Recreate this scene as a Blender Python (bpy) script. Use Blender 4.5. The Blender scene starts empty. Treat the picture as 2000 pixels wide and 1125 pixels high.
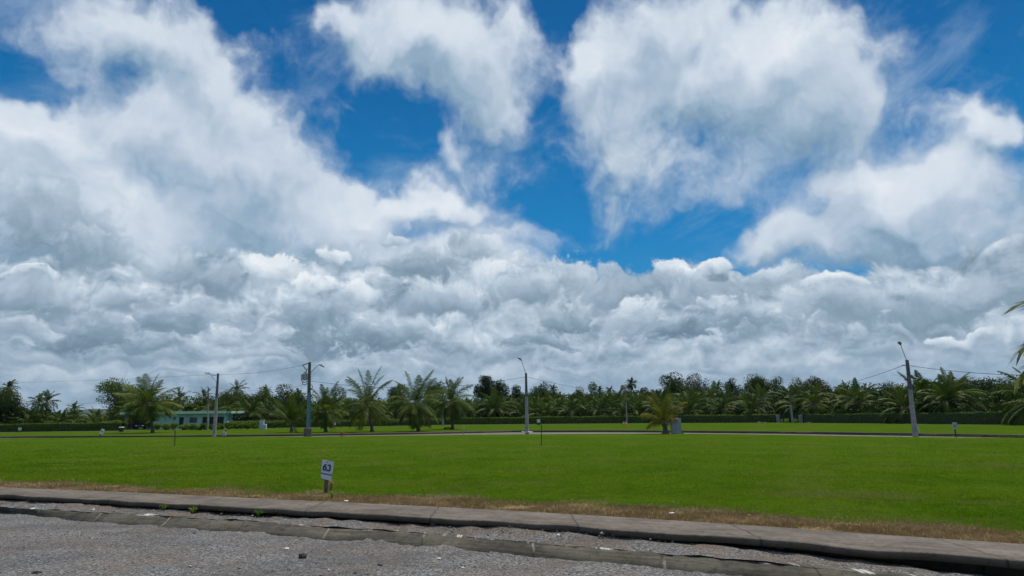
import bpy, bmesh, math, random
import numpy as np
from mathutils import Vector, Matrix

# ------------------------------------------------------------------ camera
sc = bpy.context.scene
CAM_H = 1.70
F_PX, CX, CY = 1340.0, 1000.0, 562.5          # the photograph is 2000 x 1125
PITCH = math.atan((812.0 - CY) / F_PX)
ROLL = 0.0125
R_CAM = Matrix.Rotation(math.pi / 2 + PITCH, 3, 'X') @ Matrix.Rotation(-ROLL, 3, 'Z')
cam_data = bpy.data.cameras.new('camera')
cam_data.sensor_width = 36.0
cam_data.lens = F_PX / 2000.0 * 36.0
cam_data.clip_start = 0.1
cam_data.clip_end = 30000.0
cam = bpy.data.objects.new('camera', cam_data)
sc.collection.objects.link(cam)
cam.matrix_world = Matrix.Translation((0, 0, CAM_H)) @ R_CAM.to_4x4()
sc.camera = cam

# ------------------------------------------------------------------ exposure
sc.view_settings.view_transform = 'Standard'
sc.view_settings.look = 'None'
sc.view_settings.exposure = 0.0
sc.view_settings.gamma = 1.0
sc.render.engine = 'CYCLES'
sc.cycles.max_bounces = 6
sc.cycles.transparent_max_bounces = 8
sc.cycles.use_denoising = True
sc.cycles.use_adaptive_sampling = True
sc.cycles.adaptive_threshold = 0.012
sc.cycles.adaptive_min_samples = 8


def ray(px, py):
    return (R_CAM @ Vector(((px - CX) / F_PX, -(py - CY) / F_PX, -1.0))).normalized()


def azel(px, py):
    d = ray(px, py)
    return math.atan2(d.x, d.y), math.asin(d.z)


# ------------------------------------------------------------------ sun
SUN_EL, SUN_AZ = math.radians(66), math.radians(38)      # high, ahead and a little to the right
sun_dir = Vector((math.sin(SUN_AZ) * math.cos(SUN_EL), math.cos(SUN_AZ) * math.cos(SUN_EL), math.sin(SUN_EL)))
sl = bpy.data.lights.new('sun', 'SUN')
sl.energy = 4.4
sl.angle = math.radians(0.6)
sl.color = (1.0, 0.94, 0.84)
so = bpy.data.objects.new('sun', sl)
so.rotation_euler = (-sun_dir).to_track_quat('-Z', 'Y').to_euler()
sc.collection.objects.link(so)


# ------------------------------------------------------------------ node helpers
class G:
    """little wrapper that writes shader maths as expressions"""
    def __init__(s, tree):
        s.t = tree
        s.n = tree.nodes
        s.l = tree.links

    def new(s, kind, **kw):
        nd = s.n.new(kind)
        for k, v in kw.items():
            setattr(nd, k, v)
        return nd

    def put(s, sock, v):
        if isinstance(v, E):
            s.l.new(v.s, sock)
        elif isinstance(v, bpy.types.NodeSocket):
            s.l.new(v, sock)
        elif v is not None:
            sock.default_value = v

    def math(s, op, a, b=None, c=None, clamp=False):
        nd = s.new('ShaderNodeMath', operation=op, use_clamp=clamp)
        for i, v in enumerate((a, b, c)):
            if v is not None:
                s.put(nd.inputs[i], v)
        return E(s, nd.outputs[0])

    def sm(s, x, lo, hi, a=0.0, b=1.0):
        nd = s.new('ShaderNodeMapRange', interpolation_type='SMOOTHSTEP')
        for i, v in enumerate((x, lo, hi, a, b)):
            s.put(nd.inputs[i], v)
        return E(s, nd.outputs[0])

    def lin(s, x, lo, hi, a=0.0, b=1.0):
        nd = s.new('ShaderNodeMapRange', interpolation_type='LINEAR')
        for i, v in enumerate((x, lo, hi, a, b)):
            s.put(nd.inputs[i], v)
        return E(s, nd.outputs[0])

    def vec(s, x, y, z=0.0):
        nd = s.new('ShaderNodeCombineXYZ')
        for i, v in enumerate((x, y, z)):
            s.put(nd.inputs[i], v)
        return E(s, nd.outputs[0])

    def vm(s, op, a, b):
        nd = s.new('ShaderNodeVectorMath', operation=op)
        s.put(nd.inputs[0], a)
        if op == 'SCALE':
            s.put(nd.inputs['Scale'], b)
        else:
            s.put(nd.inputs[1], b)
        return E(s, nd.outputs[0])

    def noise(s, v, scale, detail=4, rough=0.55, dims='3D', dist=0.0, color=False, lac=2.0):
        nd = s.new('ShaderNodeTexNoise', noise_dimensions=dims)
        if v is not None:
            s.put(nd.inputs['Vector'], v)
        nd.inputs['Scale'].default_value = scale
        nd.inputs['Detail'].default_value = detail
        nd.inputs['Roughness'].default_value = rough
        nd.inputs['Lacunarity'].default_value = lac
        nd.inputs['Distortion'].default_value = dist
        return E(s, nd.outputs[1 if color else 0])

    def voro(s, v, scale, detail=0.0, rough=0.5, feature='F1', dims='3D', out='Distance', rnd=1.0):
        nd = s.new('ShaderNodeTexVoronoi', voronoi_dimensions=dims, feature=feature)
        if v is not None:
            s.put(nd.inputs['Vector'], v)
        nd.inputs['Scale'].default_value = scale
        if 'Detail' in nd.inputs:
            nd.inputs['Detail'].default_value = detail
            nd.inputs['Roughness'].default_value = rough
        nd.inputs['Randomness'].default_value = rnd
        return E(s, nd.outputs[out])

    def ramp(s, x, stops, interp='LINEAR'):
        nd = s.new('ShaderNodeValToRGB')
        nd.color_ramp.interpolation = interp
        el = nd.color_ramp.elements
        while len(el) < len(stops):
            el.new(0.5)
        for e, (p, c) in zip(el, stops):
            e.position = p
            e.color = (c[0], c[1], c[2], 1.0)
        s.put(nd.inputs[0], x)
        return E(s, nd.outputs[0])

    def mix(s, f, a, b, blend='MIX'):
        nd = s.new('ShaderNodeMix', data_type='RGBA', blend_type=blend)
        s.put(nd.inputs[0], f)
        for sock, v in ((nd.inputs[6], a), (nd.inputs[7], b)):
            if isinstance(v, (tuple, list)):
                v = (v[0], v[1], v[2], 1.0)
            s.put(sock, v)
        return E(s, nd.outputs[2])


class E:
    def __init__(s, g, sock):
        s.g, s.s = g, sock

    def __add__(s, o): return s.g.math('ADD', s, o)
    def __radd__(s, o): return s.g.math('ADD', o, s)
    def __sub__(s, o): return s.g.math('SUBTRACT', s, o)
    def __rsub__(s, o): return s.g.math('SUBTRACT', o, s)
    def __mul__(s, o): return s.g.math('MULTIPLY', s, o)
    def __rmul__(s, o): return s.g.math('MULTIPLY', o, s)
    def __truediv__(s, o): return s.g.math('DIVIDE', s, o)


def lin8(r, g, b):
    return tuple((c / 255.0 / 12.92) if c / 255.0 <= 0.04045 else ((c / 255.0 + 0.055) / 1.055) ** 2.4 for c in (r, g, b))
# ------------------------------------------------------------------ sky and clouds (world)
# every cloud bank is an ellipse in the sky: azimuth / elevation taken from where it stood that day
HIGH = [  # x, y, rx, ry, rotation (deg, clockwise in the picture), weight
    (250, 60, 330, 120, 20, .75), (420, 150, 190, 150, 35, .75), (330, 260, 380, 190, 20, 1.0), (520, 330, 170, 150, 0, .8),
    (90, 250, 300, 110, 0, .8), (450, 440, 240, 130, 15, .9), (150, 400, 460, 150, 18, 1.1), (560, 200, 90, 100, 0, .30),
    (600, 130, 150, 90, 30, .26), (40, 440, 230, 160, 0, .9), (100, 490, 260, 110, 0, .9), (640, 440, 150, 100, 0, .7),
    (55, 165, 110, 80, 0, -.65), (240, 135, 80, 55, 0, -.25), (0, 110, 110, 60, 0, -.3), (480, 20, 130, 40, 10, -.5),
    (840, 60, 280, 170, 8, 1.5), (730, 140, 110, 110, 0, .8), (930, 170, 170, 110, 35, .7), (680, 60, 80, 90, 0, .4), (660, 50, 90, 70, 0, .35),
    (1000, 210, 110, 120, 0, .4), (885, 290, 70, 70, 0, .5), (960, 340, 210, 90, 10, .42), (820, 345, 130, 50, 0, .2),
    (680, 240, 90, 40, 10, .25), (1010, 40, 60, 90, 0, .35),
    (1290, 60, 260, 200, 0, 1.1), (1140, 130, 120, 120, 0, .9), (1510, 110, 280, 180, 5, 1.3), (1330, 200, 260, 140, 0, .75), (1150, 240, 110, 140, 0, .6), (1600, 220, 150, 140, 0, .5),
    (1560, 230, 220, 150, 0, .5), (1190, 330, 150, 170, 0, .70), (1340, 330, 240, 130, 0, .32), (1230, 430, 130, 90, 0, .33),
    (1480, 340, 200, 110, 0, .22), (1640, 130, 130, 160, 0, .4), (1360, 90, 50, 40, 0, -.3), (1280, 245, 60, 60, 0, -.25),
    (1350, 290, 60, 30, 0, -.15), (1800, 110, 290, 120, -20, .30), (1820, 230, 240, 80, -20, .28), 
    (1930, 235, 125, 75, 0, 1.0), (1890, 215, 60, 50, 0, .4), (1910, 330, 110, 90, 0, .34), (1990, 250, 70, 60, 0, .5),
    (1760, 400, 240, 150, 5, 1.45), (1680, 350, 110, 70, 0, .6), (1800, 340, 130, 70, 0, .5), (1520, 470, 105, 90, 0, .95),
    (1900, 470, 240, 130, 0, .9), (1640, 480, 170, 70, 0, .45), (2050, 520, 230, 130, 0, .9), (1480, 500, 70, 50, 0, .3),
    (850, 395, 270, 56, 4, 1.0), (720, 420, 160, 80, 0, .7), (620, 480, 190, 90, 0, .8), (980, 450, 150, 40, 5, .35),
    (1130, 470, 130, 45, 0, .25), (900, 480, 260, 90, 0, .7), (760, 520, 300, 90, 0, .7), (1000, 520, 160, 60, 0, .5),
    (740, 260, 110, 60, 0, -.35), (1400, 430, 110, 60, 0, -.3), (1020, 400, 80, 40, 20, -.2), (590, 25, 70, 60, 0, -.6), (1105, 40, 60, 90, 15, -.75), (1060, 190, 40, 80, 0, -.4), (1110, 390, 50, 60, 0, -.2),
]
HIGH_TONE = [
    (200, 340, 260, 90, 22, .55), (60, 270, 200, 60, 0, .35), (330, 440, 200, 90, 25, .35), (440, 440, 170, 75, 20, -.75),
    (60, 430, 150, 110, 0, -.75), (120, 500, 160, 90, 0, -.55), (540, 380, 150, 60, 0, -.25), (420, 260, 260, 100, 15, .25),
    (560, 470, 160, 60, 0, -.45), (500, 160, 90, 60, 0, .1), (850, 40, 190, 90, 0, .30), (960, 200, 130, 90, 0, -.15),
    (700, 180, 80, 60, 0, -.1), (1530, 100, 220, 120, 0, .50), (1150, 120, 110, 110, 0, .3), (1330, 250, 200, 130, 0, -.15),
    (1500, 300, 220, 120, 0, -.15), (1220, 380, 200, 120, 0, -.15), (1740, 350, 170, 80, 0, .5), (1680, 480, 200, 60, 5, -.15),
    (1860, 490, 220, 80, 0, -.55), (1920, 230, 90, 50, 0, .45), (2000, 420, 130, 90, 0, -.35), (1530, 500, 100, 60, 0, -.2),
    (850, 395, 240, 50, 0, .45), (700, 430, 140, 50, 0, .3), (820, 460, 230, 60, 0, .45), (1300, 100, 130, 130, 0, .0),
    (1950, 560, 200, 60, 0, -.4), (300, 100, 200, 80, 20, .0), (620, 20, 80, 60, 0, .0), (560, 420, 90, 60, 0, -.3),
    (1000, 490, 200, 50, 0, .3),
]
LOW = [  # the cumulus bank towards the horizon
    (60, 600, 330, 120, 0, .8), (330, 590, 330, 130, 0, .9), (560, 570, 220, 120, 0, .8), (800, 560, 260, 120, 0, .9),
    (775, 468, 65, 42, 0, .75), (700, 480, 60, 30, 0, .3), (930, 520, 180, 90, 0, .7), (1080, 540, 150, 85, 0, .8),
    (1180, 580, 160, 60, 0, .6), (1310, 545, 75, 60, 0, .95), (1400, 545, 75, 55, 0, .85), (1260, 600, 180, 60, 0, .6),
    (1490, 590, 160, 80, 0, .8), (1590, 560, 90, 40, 0, .35), (1650, 575, 90, 50, 0, .7), (1780, 600, 200, 75, 0, .8),
    (1950, 560, 180, 110, 0, .9), (910, 465, 50, 30, 0, .35), (460, 500, 160, 60, 0, .5), (230, 500, 160, 60, 0, .5),
    (1620, 530, 50, 22, 0, -.3), (1210, 510, 110, 40, 0, -.4), (1040, 470, 60, 25, 0, .1),
]

HEADS = [  # x, y, rx, ry, crown brightness, base brightness
    (60, 435, 130, 105, .50, .30), (168, 498, 95, 42, .42, .33), (56, 535, 60, 11, 1.0, .8), (230, 529, 26, 13, .95, .7),
    (62, 582, 95, 45, .45, .28), (168, 642, 105, 46, .42, .10), (355, 612, 78, 42, .62, .16), (405, 560, 70, 42, .38, .30),
    (336, 523, 62, 46, .55, .42), (530, 530, 75, 38, .95, .66), (653, 505, 36, 22, .95, .7), (620, 562, 62, 22, 1.0, .75),
    (703, 582, 50, 32, .95, .55), (616, 637, 105, 66, .36, .15), (747, 660, 100, 36, .45, .08), (828, 520, 80, 48, .42, .26),
    (865, 592, 90, 50, .66, .26), (778, 463, 42, 24, .9, .6), (933, 488, 52, 30, .58, .45), (946, 537, 42, 40, .85, .6),
    (1080, 529, 76, 56, .85, .50), (1037, 562, 72, 46, .76, .38), (1112, 616, 90, 30, .50, .14), (1187, 537, 42, 26, .50, .40),
    (1205, 568, 72, 46, .42, .32), (1311, 523, 40, 25, 1.05, .8), (1350, 548, 36, 26, .98, .7), (1410, 524, 42, 22, 1.05, .7),
    (1292, 562, 62, 38, .45, .32), (1386, 586, 80, 46, .48, .28), (1516, 549, 50, 28, .66, .42), (1632, 555, 60, 22, .9, .5),
    (1398, 617, 80, 24, .66, .34), (1323, 650, 95, 22, .36, .05), (1448, 630, 80, 30, .58, .24), (1653, 600, 110, 42, .52, .32),
    (1856, 655, 52, 16, .85, .6), (1900, 648, 40, 14, .75, .5), (1809, 600, 150, 46, .42, .28), (1933, 575, 100, 42, .44, .32),
    (1062, 662, 90, 18, .38, .22), (1590, 712, 46, 14, .85, .5), (1950, 682, 60, 12, .55, .4), (440, 652, 32, 28, .75, .42),
    (430, 692, 60, 15, .56, .30), (80, 692, 70, 18, .52, .3), (260, 702, 90, 16, .38, .2), (540, 702, 80, 14, .42, .2),
    (960, 692, 70, 17, .52, .3), (1240, 682, 80, 14, .52, .3), (860, 704, 80, 12, .45, .28), (1700, 692, 90, 12, .4, .28),
    (1120, 722, 100, 9, .52, .36), (330, 736, 120, 8, .46, .34), (1400, 716, 100, 9, .46, .3), (1780, 726, 100, 9, .42, .3),
    (60, 640, 60, 24, .65, .4), (700, 726, 110, 9, .5, .35), (1240, 625, 50, 30, .72, .4), (250, 590, 60, 34, .55, .35),
]


def build_world():
    w = bpy.data.worlds.new('World')
    sc.world = w
    w.use_nodes = True
    t = w.node_tree
    t.nodes.clear()
    g = G(t)
    out = g.new('ShaderNodeOutputWorld')
    bg = g.new('ShaderNodeBackground')
    t.links.new(bg.outputs[0], out.inputs[0])
    tc = g.new('ShaderNodeTexCoord')
    sep = g.new('ShaderNodeSeparateXYZ')
    t.links.new(tc.outputs['Generated'], sep.inputs[0])
    X, Y, Z = [E(g, sep.outputs[i]) for i in range(3)]
    az = g.math('ARCTAN2', X, Y)
    el = g.math('ARCSINE', Z)

    def blobs(P, rows):
        acc = None
        for (x, y, rx, ry, rot, wt) in rows:
            a, e = azel(x, y)
            k = 1.0 / F_PX
            dx, dy = (x - CX) / F_PX, (CY - y) / F_PX
            k /= math.sqrt(1 + dx * dx + dy * dy)
            m = g.new('ShaderNodeMapping', vector_type='TEXTURE')
            g.put(m.inputs[0], P)
            m.inputs['Location'].default_value = (a, e, 0)
            m.inputs['Rotation'].default_value = (0, 0, -math.radians(rot))
            m.inputs['Scale'].default_value = (rx * 1.25 * k / math.cos(e), ry * 1.25 * k, 1)
            gr = g.new('ShaderNodeTexGradient', gradient_type='QUADRATIC_SPHERE')
            t.links.new(m.outputs[0], gr.inputs[0])
            acc = g.math('MULTIPLY_ADD', E(g, gr.outputs[1]), wt * 1.6, acc if acc is not None else 0.0)
        return acc

    def vadd(a, b): return g.vm('ADD', a, b)
    P0 = g.vec(az, el, 0.0)
    # ragged outlines: two octaves of domain warp
    wn = g.noise(P0, 7.0, 3, 0.6, dims='2D', color=True)
    wn2 = g.noise(P0, 26.0, 3, 0.6, dims='2D', color=True)
    warp = vadd(g.vm('SCALE', g.vm('SUBTRACT', wn, (.5, .5, .5)), 0.11), g.vm('SCALE', g.vm('SUBTRACT', wn2, (.5, .5, .5)), 0.028))

    # ---- blue
    sky = g.new('ShaderNodeTexSky', sky_type='NISHITA')
    sky.sun_disc = False
    sky.sun_elevation = SUN_EL
    sky.sun_rotation = SUN_AZ
    sky.ozone_density = 3.0
    sky.dust_density = 0.6
    blue = g.vm('MULTIPLY', E(g, sky.outputs[0]), (.0085, .062, .108))
    deep = g.ramp(g.lin(el, 0.05, 0.65), [(0.0, lin8(58, 152, 202)), (0.35, lin8(14, 124, 184)), (0.7, lin8(0, 94, 154)), (1.0, lin8(0, 80, 140))])
    blue = g.mix(0.85, blue, deep)

    # ---- high soft clouds
    def high_field(off):
        P = g.vm('ADD', P0, (0.0, off, 0.0)) if off else P0
        Pw = vadd(P, warp)
        b = blobs(Pw, HIGH)
        n = g.noise(P, 5.5, 9, 0.60, dims='2D', dist=0.25)
        n2 = g.noise(P, 17.0, 6, 0.62, dims='2D')
        v = g.voro(vadd(P, g.vm('SCALE', warp, 1.4)), 15.0, 3.0, 0.55, dims='2D')
        return b + (n - 0.5) * 1.35 + (n2 - 0.5) * 0.40 + (0.45 - v) * 0.27, v
    hf, hv = high_field(0.0)
    hf2, _ = high_field(0.035)
    # unseen cloud added overhead and behind the camera to whiten the ambient light
    more = g.sm(el, 0.62, 0.85) * 0.75 + g.sm(Y, 0.15, -0.25) * 0.55
    hf = hf + more
    hf2 = hf2 + more
    ha = g.sm(hf, 0.05, 1.10)
    relief = g.math('MINIMUM', g.math('MAXIMUM', (hf - hf2) * 0.34, -0.24), 0.24)
    tone = blobs(vadd(P0, warp), HIGH_TONE)
    fine = g.noise(P0, 30.0, 5, 0.6, dims='2D')
    hs = 0.57 + relief + tone * 0.30 + (fine - 0.5) * 0.12 + (0.40 - hv) * 0.08 - g.sm(hf, 1.0, 2.6) * 0.05
    hcol = g.ramp(hs, [(0.0, lin8(100, 134, 158)), (0.3, lin8(148, 174, 196)), (0.6, lin8(192, 206, 222)), (0.85, lin8(216, 226, 236)), (1.0, lin8(234, 239, 245))])
    c = g.mix(ha * 0.98, blue, hcol)
    # streaky veil
    Ps = g.vec(az * 1.0 + el * 0.5, el * 2.6 - az * 0.9, 3.3)
    veil = g.sm(g.noise(Ps, 3.2, 8, 0.62, dist=0.4), 0.50, 0.80)
    c = g.mix(veil * 0.48 * g.math('SUBTRACT', 1.0, ha), c, lin8(178, 202, 224))

    # ---- low cumulus bank, foreshortened towards the horizon
    def low_field(off):
        P = g.vm('ADD', P0, (0.0, off, 0.0)) if off else P0
        Pw = vadd(P, g.vm('SCALE', warp, 0.45))
        b = blobs(Pw, LOW) if not off else None
        s2 = g.new('ShaderNodeSeparateXYZ')
        g.put(s2.inputs[0], P)
        a2, e2 = E(g, s2.outputs[0]), E(g, s2.outputs[1])
        ee = g.math('POWER', g.math('MAXIMUM', e2 + 0.03, 0.0005), 0.75)
        Q = g.vec(a2, ee * 0.88, 1.7)
        n = g.noise(Q, 10.0, 8, 0.56, dims='2D', dist=0.2)
        v = g.voro(vadd(Q, g.vm('SCALE', warp, 0.7)), 17.0, 3.5, 0.6, dims='2D')
        base = g.sm(e2, 0.24, 0.13) * 1.7
        nn = (n - 0.5) * 1.2 + (0.45 - v) * 0.75
        return (b + nn if b is not None else nn), base, nn
    lf, ln_, lg = low_field(0.0)
    _, _, lg2 = low_field(0.016)
    la = g.sm(lf + ln_, 0.35, 0.80)
    lrel = g.math('MINIMUM', g.math('MAXIMUM', (lg - lg2) * 0.55, -0.3), 0.42)
    hor = g.sm(el, 0.16, 0.0)
    puff = g.sm(g.noise(g.vec(az, el * 2.6, 4.0), 11.0, 6, 0.55), 0.35, 0.72)
    ls = 0.54 + lrel * g.lin(hor, 0.0, 1.0, 1.0, 0.55) + (puff - 0.5) * 0.30 - hor * 0.04 + (fine - 0.5) * 0.10
    # single cumulus heads, each lit on its crown and grey at its base
    S, T = None, None
    nA = g.noise(P0, 10.0, 9, 0.56, dims='2D', dist=0.2)
    vA = g.voro(vadd(P0, g.vm('SCALE', warp, 0.7)), 30.0, 3.0, 0.6, dims='2D')
    PB = g.vec(az, el * 1.7, 0.0)
    nB = g.noise(PB, 16.0, 9, 0.56, dims='2D', dist=0.2)
    vB = g.voro(vadd(PB, g.vm('SCALE', warp, 0.6)), 48.0, 3.0, 0.6, dims='2D')
    edgeA = (nA - 0.5) * 1.45 + (0.42 - vA) * 0.50
    edgeB = (nB - 0.5) * 1.45 + (0.42 - vB) * 0.50
    innA = (nA - 0.5) * 0.60 + (0.42 - vA) * 0.16
    innB = (nB - 0.5) * 0.55 + (0.42 - vB) * 0.14
    Pc = vadd(P0, g.vm('SCALE', warp, 0.62))
    sp = g.new('ShaderNodeSeparateXYZ')
    g.put(sp.inputs[0], Pc)
    EW = E(g, sp.outputs[1]) * 1.0
    for (x, y, rx, ry, top, bot) in sorted(HEADS, key=lambda r_: (r_[4] < 0.8)):
        a_, e_ = azel(x, y)
        k = 1.0 / F_PX / math.sqrt(1 + ((x - CX) / F_PX) ** 2 + ((CY - y) / F_PX) ** 2)
        m = g.new('ShaderNodeMapping', vector_type='TEXTURE')
        g.put(m.inputs[0], Pc)
        m.inputs['Location'].default_value = (a_, e_, 0)
        m.inputs['Scale'].default_value = (rx * 1.75 * k / math.cos(e_), ry * 1.75 * k, 1)
        gr = g.new('ShaderNodeTexGradient', gradient_type='SPHERICAL')
        t.links.new(m.outputs[0], gr.inputs[0])
        low_ = y > 600
        q = E(g, gr.outputs[1])
        f_ = q + (edgeB if low_ else edgeA) * g.math('MINIMUM', q * 3.0, 0.55)
        al = g.sm(f_, 0.25, 0.32 + (0.24 if top < .8 else .16) + (.22 if y > 675 else 0), 0.0, 0.93 if y <= 675 else .7)
        yy = g.math('MULTIPLY_ADD', EW, 1.0 / (ry * 1.75 * k), -e_ / (ry * 1.75 * k))
        sh = g.lin(yy, -0.36, 0.36, bot - 0.08, top + 0.16) + (innB if low_ else innA)
        if S is None:
            S, T = al * sh, 1.0 - al
        else:
            S = g.math('MULTIPLY_ADD', al, sh - S, S)
            T = g.math('MULTIPLY_ADD', al * -1.0, T, T)
    S = g.math('MULTIPLY_ADD', T, ls, S)
    A = g.math('MAXIMUM', la, (1.0 - T) * 0.97)
    c = g.mix(A, c, g.ramp(S, [(0.0, lin8(104, 128, 146)), (0.28, lin8(138, 160, 178)), (0.55, lin8(176, 194, 210)), (0.8, lin8(212, 223, 233)), (1.0, lin8(236, 242, 247))]))
    # air towards the horizon
    c = g.mix(g.sm(el, 0.11, -0.01) * 0.55, c, lin8(122, 152, 174))
    g.put(bg.inputs[0], c)
    bg.inputs[1].default_value = 1.0
    w.cycles.sampling_method = 'MANUAL'
    w.cycles.sample_map_resolution = 512


build_world()
# ------------------------------------------------------------------ placing things
rng = np.random.default_rng(11)
random.seed(5)


def gp(px, py, z=0.0):
    """the point of the level z that stood at this place of the photograph"""
    d = ray(px, py)
    k = (z - CAM_H) / d.z
    return Vector((d.x * k, d.y * k, z))


def at_depth(px, py, Y):
    d = ray(px, py)
    return Vector((d.x / d.y * Y, Y, CAM_H + d.z / d.y * Y))


def pxm(Y):
    return F_PX / Y


# ------------------------------------------------------------------ mesh helpers
class MB:
    def __init__(s):
        s.v, s.f = [], []

    def add(s, vs, fs, M=None):
        o = len(s.v)
        for p in vs:
            p = Vector(p)
            s.v.append(tuple(M @ p) if M is not None else tuple(p))
        s.f += [tuple(i + o for i in f) for f in fs]

    def box(s, c, size, M=None, bevel=0.0):
        x, y, z = size[0] / 2, size[1] / 2, size[2] / 2
        if bevel <= 0:
            vs = [(c[0] + a * x, c[1] + b * y, c[2] + e * z) for e in (-1, 1) for b in (-1, 1) for a in (-1, 1)]
            s.add(vs, [(0, 2, 3, 1), (4, 5, 7, 6), (0, 1, 5, 4), (2, 6, 7, 3), (0, 4, 6, 2), (1, 3, 7, 5)], M)
            return
        b = min(bevel, x * .9, y * .9, z * .9)
        ring = [(-x, -y + b), (-x + b, -y), (x - b, -y), (x, -y + b), (x, y - b), (x - b, y), (-x + b, y), (-x, y - b)]
        vs = []
        for (k, zz) in ((1 - b / max(x, y), -z), (1, -z + b), (1, z - b), (1 - b / max(x, y), z)):
            vs += [(c[0] + p[0] * k, c[1] + p[1] * k, c[2] + zz) for p in ring]
        fs = [tuple(range(7, -1, -1)), tuple(range(24, 32))]
        for r in range(3):
            for i in range(8):
                j = (i + 1) % 8
                fs.append((r * 8 + i, r * 8 + j, r * 8 + 8 + j, r * 8 + 8 + i))
        s.add(vs, fs, M)

    def tube(s, pts, rad, n=8, cap=True, M=None):
        pts = [Vector(p) for p in pts]
        if not hasattr(rad, '__len__'):
            rad = [rad] * len(pts)
        vs, fs = [], []
        up = Vector((0, 0, 1))
        prev = None
        for i, p in enumerate(pts):
            d = (pts[min(i + 1, len(pts) - 1)] - pts[max(i - 1, 0)]).normalized()
            if prev is None:
                a = d.cross(up) if abs(d.z) < 0.95 else d.cross(Vector((0, 1, 0)))
            else:
                a = prev - d * prev.dot(d)
            a.normalize()
            prev = a
            b = d.cross(a)
            for k in range(n):
                t = 2 * math.pi * k / n
                vs.append(tuple(p + (a * math.cos(t) + b * math.sin(t)) * rad[i]))
        for i in range(len(pts) - 1):
            for k in range(n):
                j = (k + 1) % n
                fs.append((i * n + k, i * n + j, (i + 1) * n + j, (i + 1) * n + k))
        if cap:
            fs.append(tuple(range(n - 1, -1, -1)))
            fs.append(tuple((len(pts) - 1) * n + k for k in range(n)))
        s.add(vs, fs, M)

    def lathe(s, prof, n=16, M=None, c=(0, 0, 0)):
        vs, fs = [], []
        for (r, z) in prof:
            for k in range(n):
                t = 2 * math.pi * k / n
                vs.append((c[0] + r * math.cos(t), c[1] + r * math.sin(t), c[2] + z))
        for i in range(len(prof) - 1):
            for k in range(n):
                j = (k + 1) % n
                fs.append((i * n + k, i * n + j, (i + 1) * n + j, (i + 1) * n + k))
        fs.append(tuple(range(n - 1, -1, -1)))
        fs.append(tuple((len(prof) - 1) * n + k for k in range(n)))
        s.add(vs, fs, M)

    def mesh(s, name, mat, smooth=False):
        me = bpy.data.meshes.new(name)
        me.from_pydata(s.v, [], s.f)
        if mat is not None:
            me.materials.append(mat)
        if smooth:
            me.polygons.foreach_set('use_smooth', [True] * len(me.polygons))
        me.update()
        return me

    def build(s, name, mat, parent=None, smooth=False):
        return link(name, s.mesh(name, mat, smooth), parent)


def link(name, data, parent=None, loc=None):
    o = bpy.data.objects.new(name, data)
    sc.collection.objects.link(o)
    if parent is not None:
        o.parent = parent
    if loc is not None:
        o.location = loc
    return o


def tri_mesh(name, verts, faces, mat, k=3):
    """fast mesh from numpy arrays, every face with k corners"""
    me = bpy.data.meshes.new(name)
    nf = len(faces)
    me.vertices.add(len(verts))
    me.vertices.foreach_set('co', np.asarray(verts, dtype=np.float32).ravel())
    me.loops.add(nf * k)
    me.loops.foreach_set('vertex_index', np.asarray(faces, dtype=np.int32).ravel())
    me.polygons.add(nf)
    me.polygons.foreach_set('loop_start', np.arange(0, nf * k, k, dtype=np.int32))
    me.update(calc_edges=True)
    me.validate()
    if mat is not None:
        me.materials.append(mat)
    return me


def tag(o, label=None, cat=None, group=None, kind=None):
    if label: o['label'] = label
    if cat: o['category'] = cat
    if group: o['group'] = group
    if kind: o['kind'] = kind
    return o


def thing(name, label, cat, loc=(0, 0, 0), rz=0.0, group=None):
    o = link(name, None, None, loc)
    o.rotation_euler = (0, 0, rz)
    return tag(o, label, cat, group)


def struct(name, me):
    o = link(name, me)
    o['kind'] = 'structure'
    return o


def dup(root, loc, rz=0.0, scale=1.0, label=None, group=None):
    r = root.copy()
    sc.collection.objects.link(r)
    r.location = loc
    r.rotation_euler = (0, 0, rz)
    r.scale = (scale, scale, scale) if not hasattr(scale, '__len__') else scale
    if label: r['label'] = label
    if group: r['group'] = group
    for ch in list(root.children):
        c = ch.copy()
        sc.collection.objects.link(c)
        c.parent = r
        for gch in ch.children:
            d = gch.copy()
            sc.collection.objects.link(d)
            d.parent = c
    return r


# ------------------------------------------------------------------ materials
def mat_new(name):
    m = bpy.data.materials.new(name)
    m.use_nodes = True
    t = m.node_tree
    t.nodes.clear()
    g = G(t)
    out = g.new('ShaderNodeOutputMaterial')
    b = g.new('ShaderNodeBsdfPrincipled')
    t.links.new(b.outputs[0], out.inputs[0])
    return m, g, b, out


def pos(g, kind='Object'):
    tc = g.new('ShaderNodeTexCoord')
    return E(g, tc.outputs[kind])


def world_pos(g):
    nd = g.new('ShaderNodeNewGeometry')
    return E(g, nd.outputs['Position'])


def bump(g, b, h, strength, dist):
    nd = g.new('ShaderNodeBump')
    nd.inputs['Strength'].default_value = strength
    nd.inputs['Distance'].default_value = dist
    g.put(nd.inputs['Height'], h)
    g.t.links.new(nd.outputs[0], b.inputs['Normal'])


def plain(name, col, rough=0.6, metal=0.0, var=0.15, scale=6.0, bmp=0.0, spec=0.4):
    m, g, b, _ = mat_new(name)
    p = pos(g)
    n = g.noise(p, scale, 5, 0.6)
    c0 = tuple(c * (1 - var) for c in col)
    c1 = tuple(min(1, c * (1 + var)) for c in col)
    g.put(b.inputs['Base Color'], g.mix(g.sm(n, 0.3, 0.7), c0, c1))
    b.inputs['Roughness'].default_value = rough
    b.inputs['Metallic'].default_value = metal
    b.inputs['Specular IOR Level'].default_value = spec
    if bmp:
        bump(g, b, n, bmp, 0.02)
    return m


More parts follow.
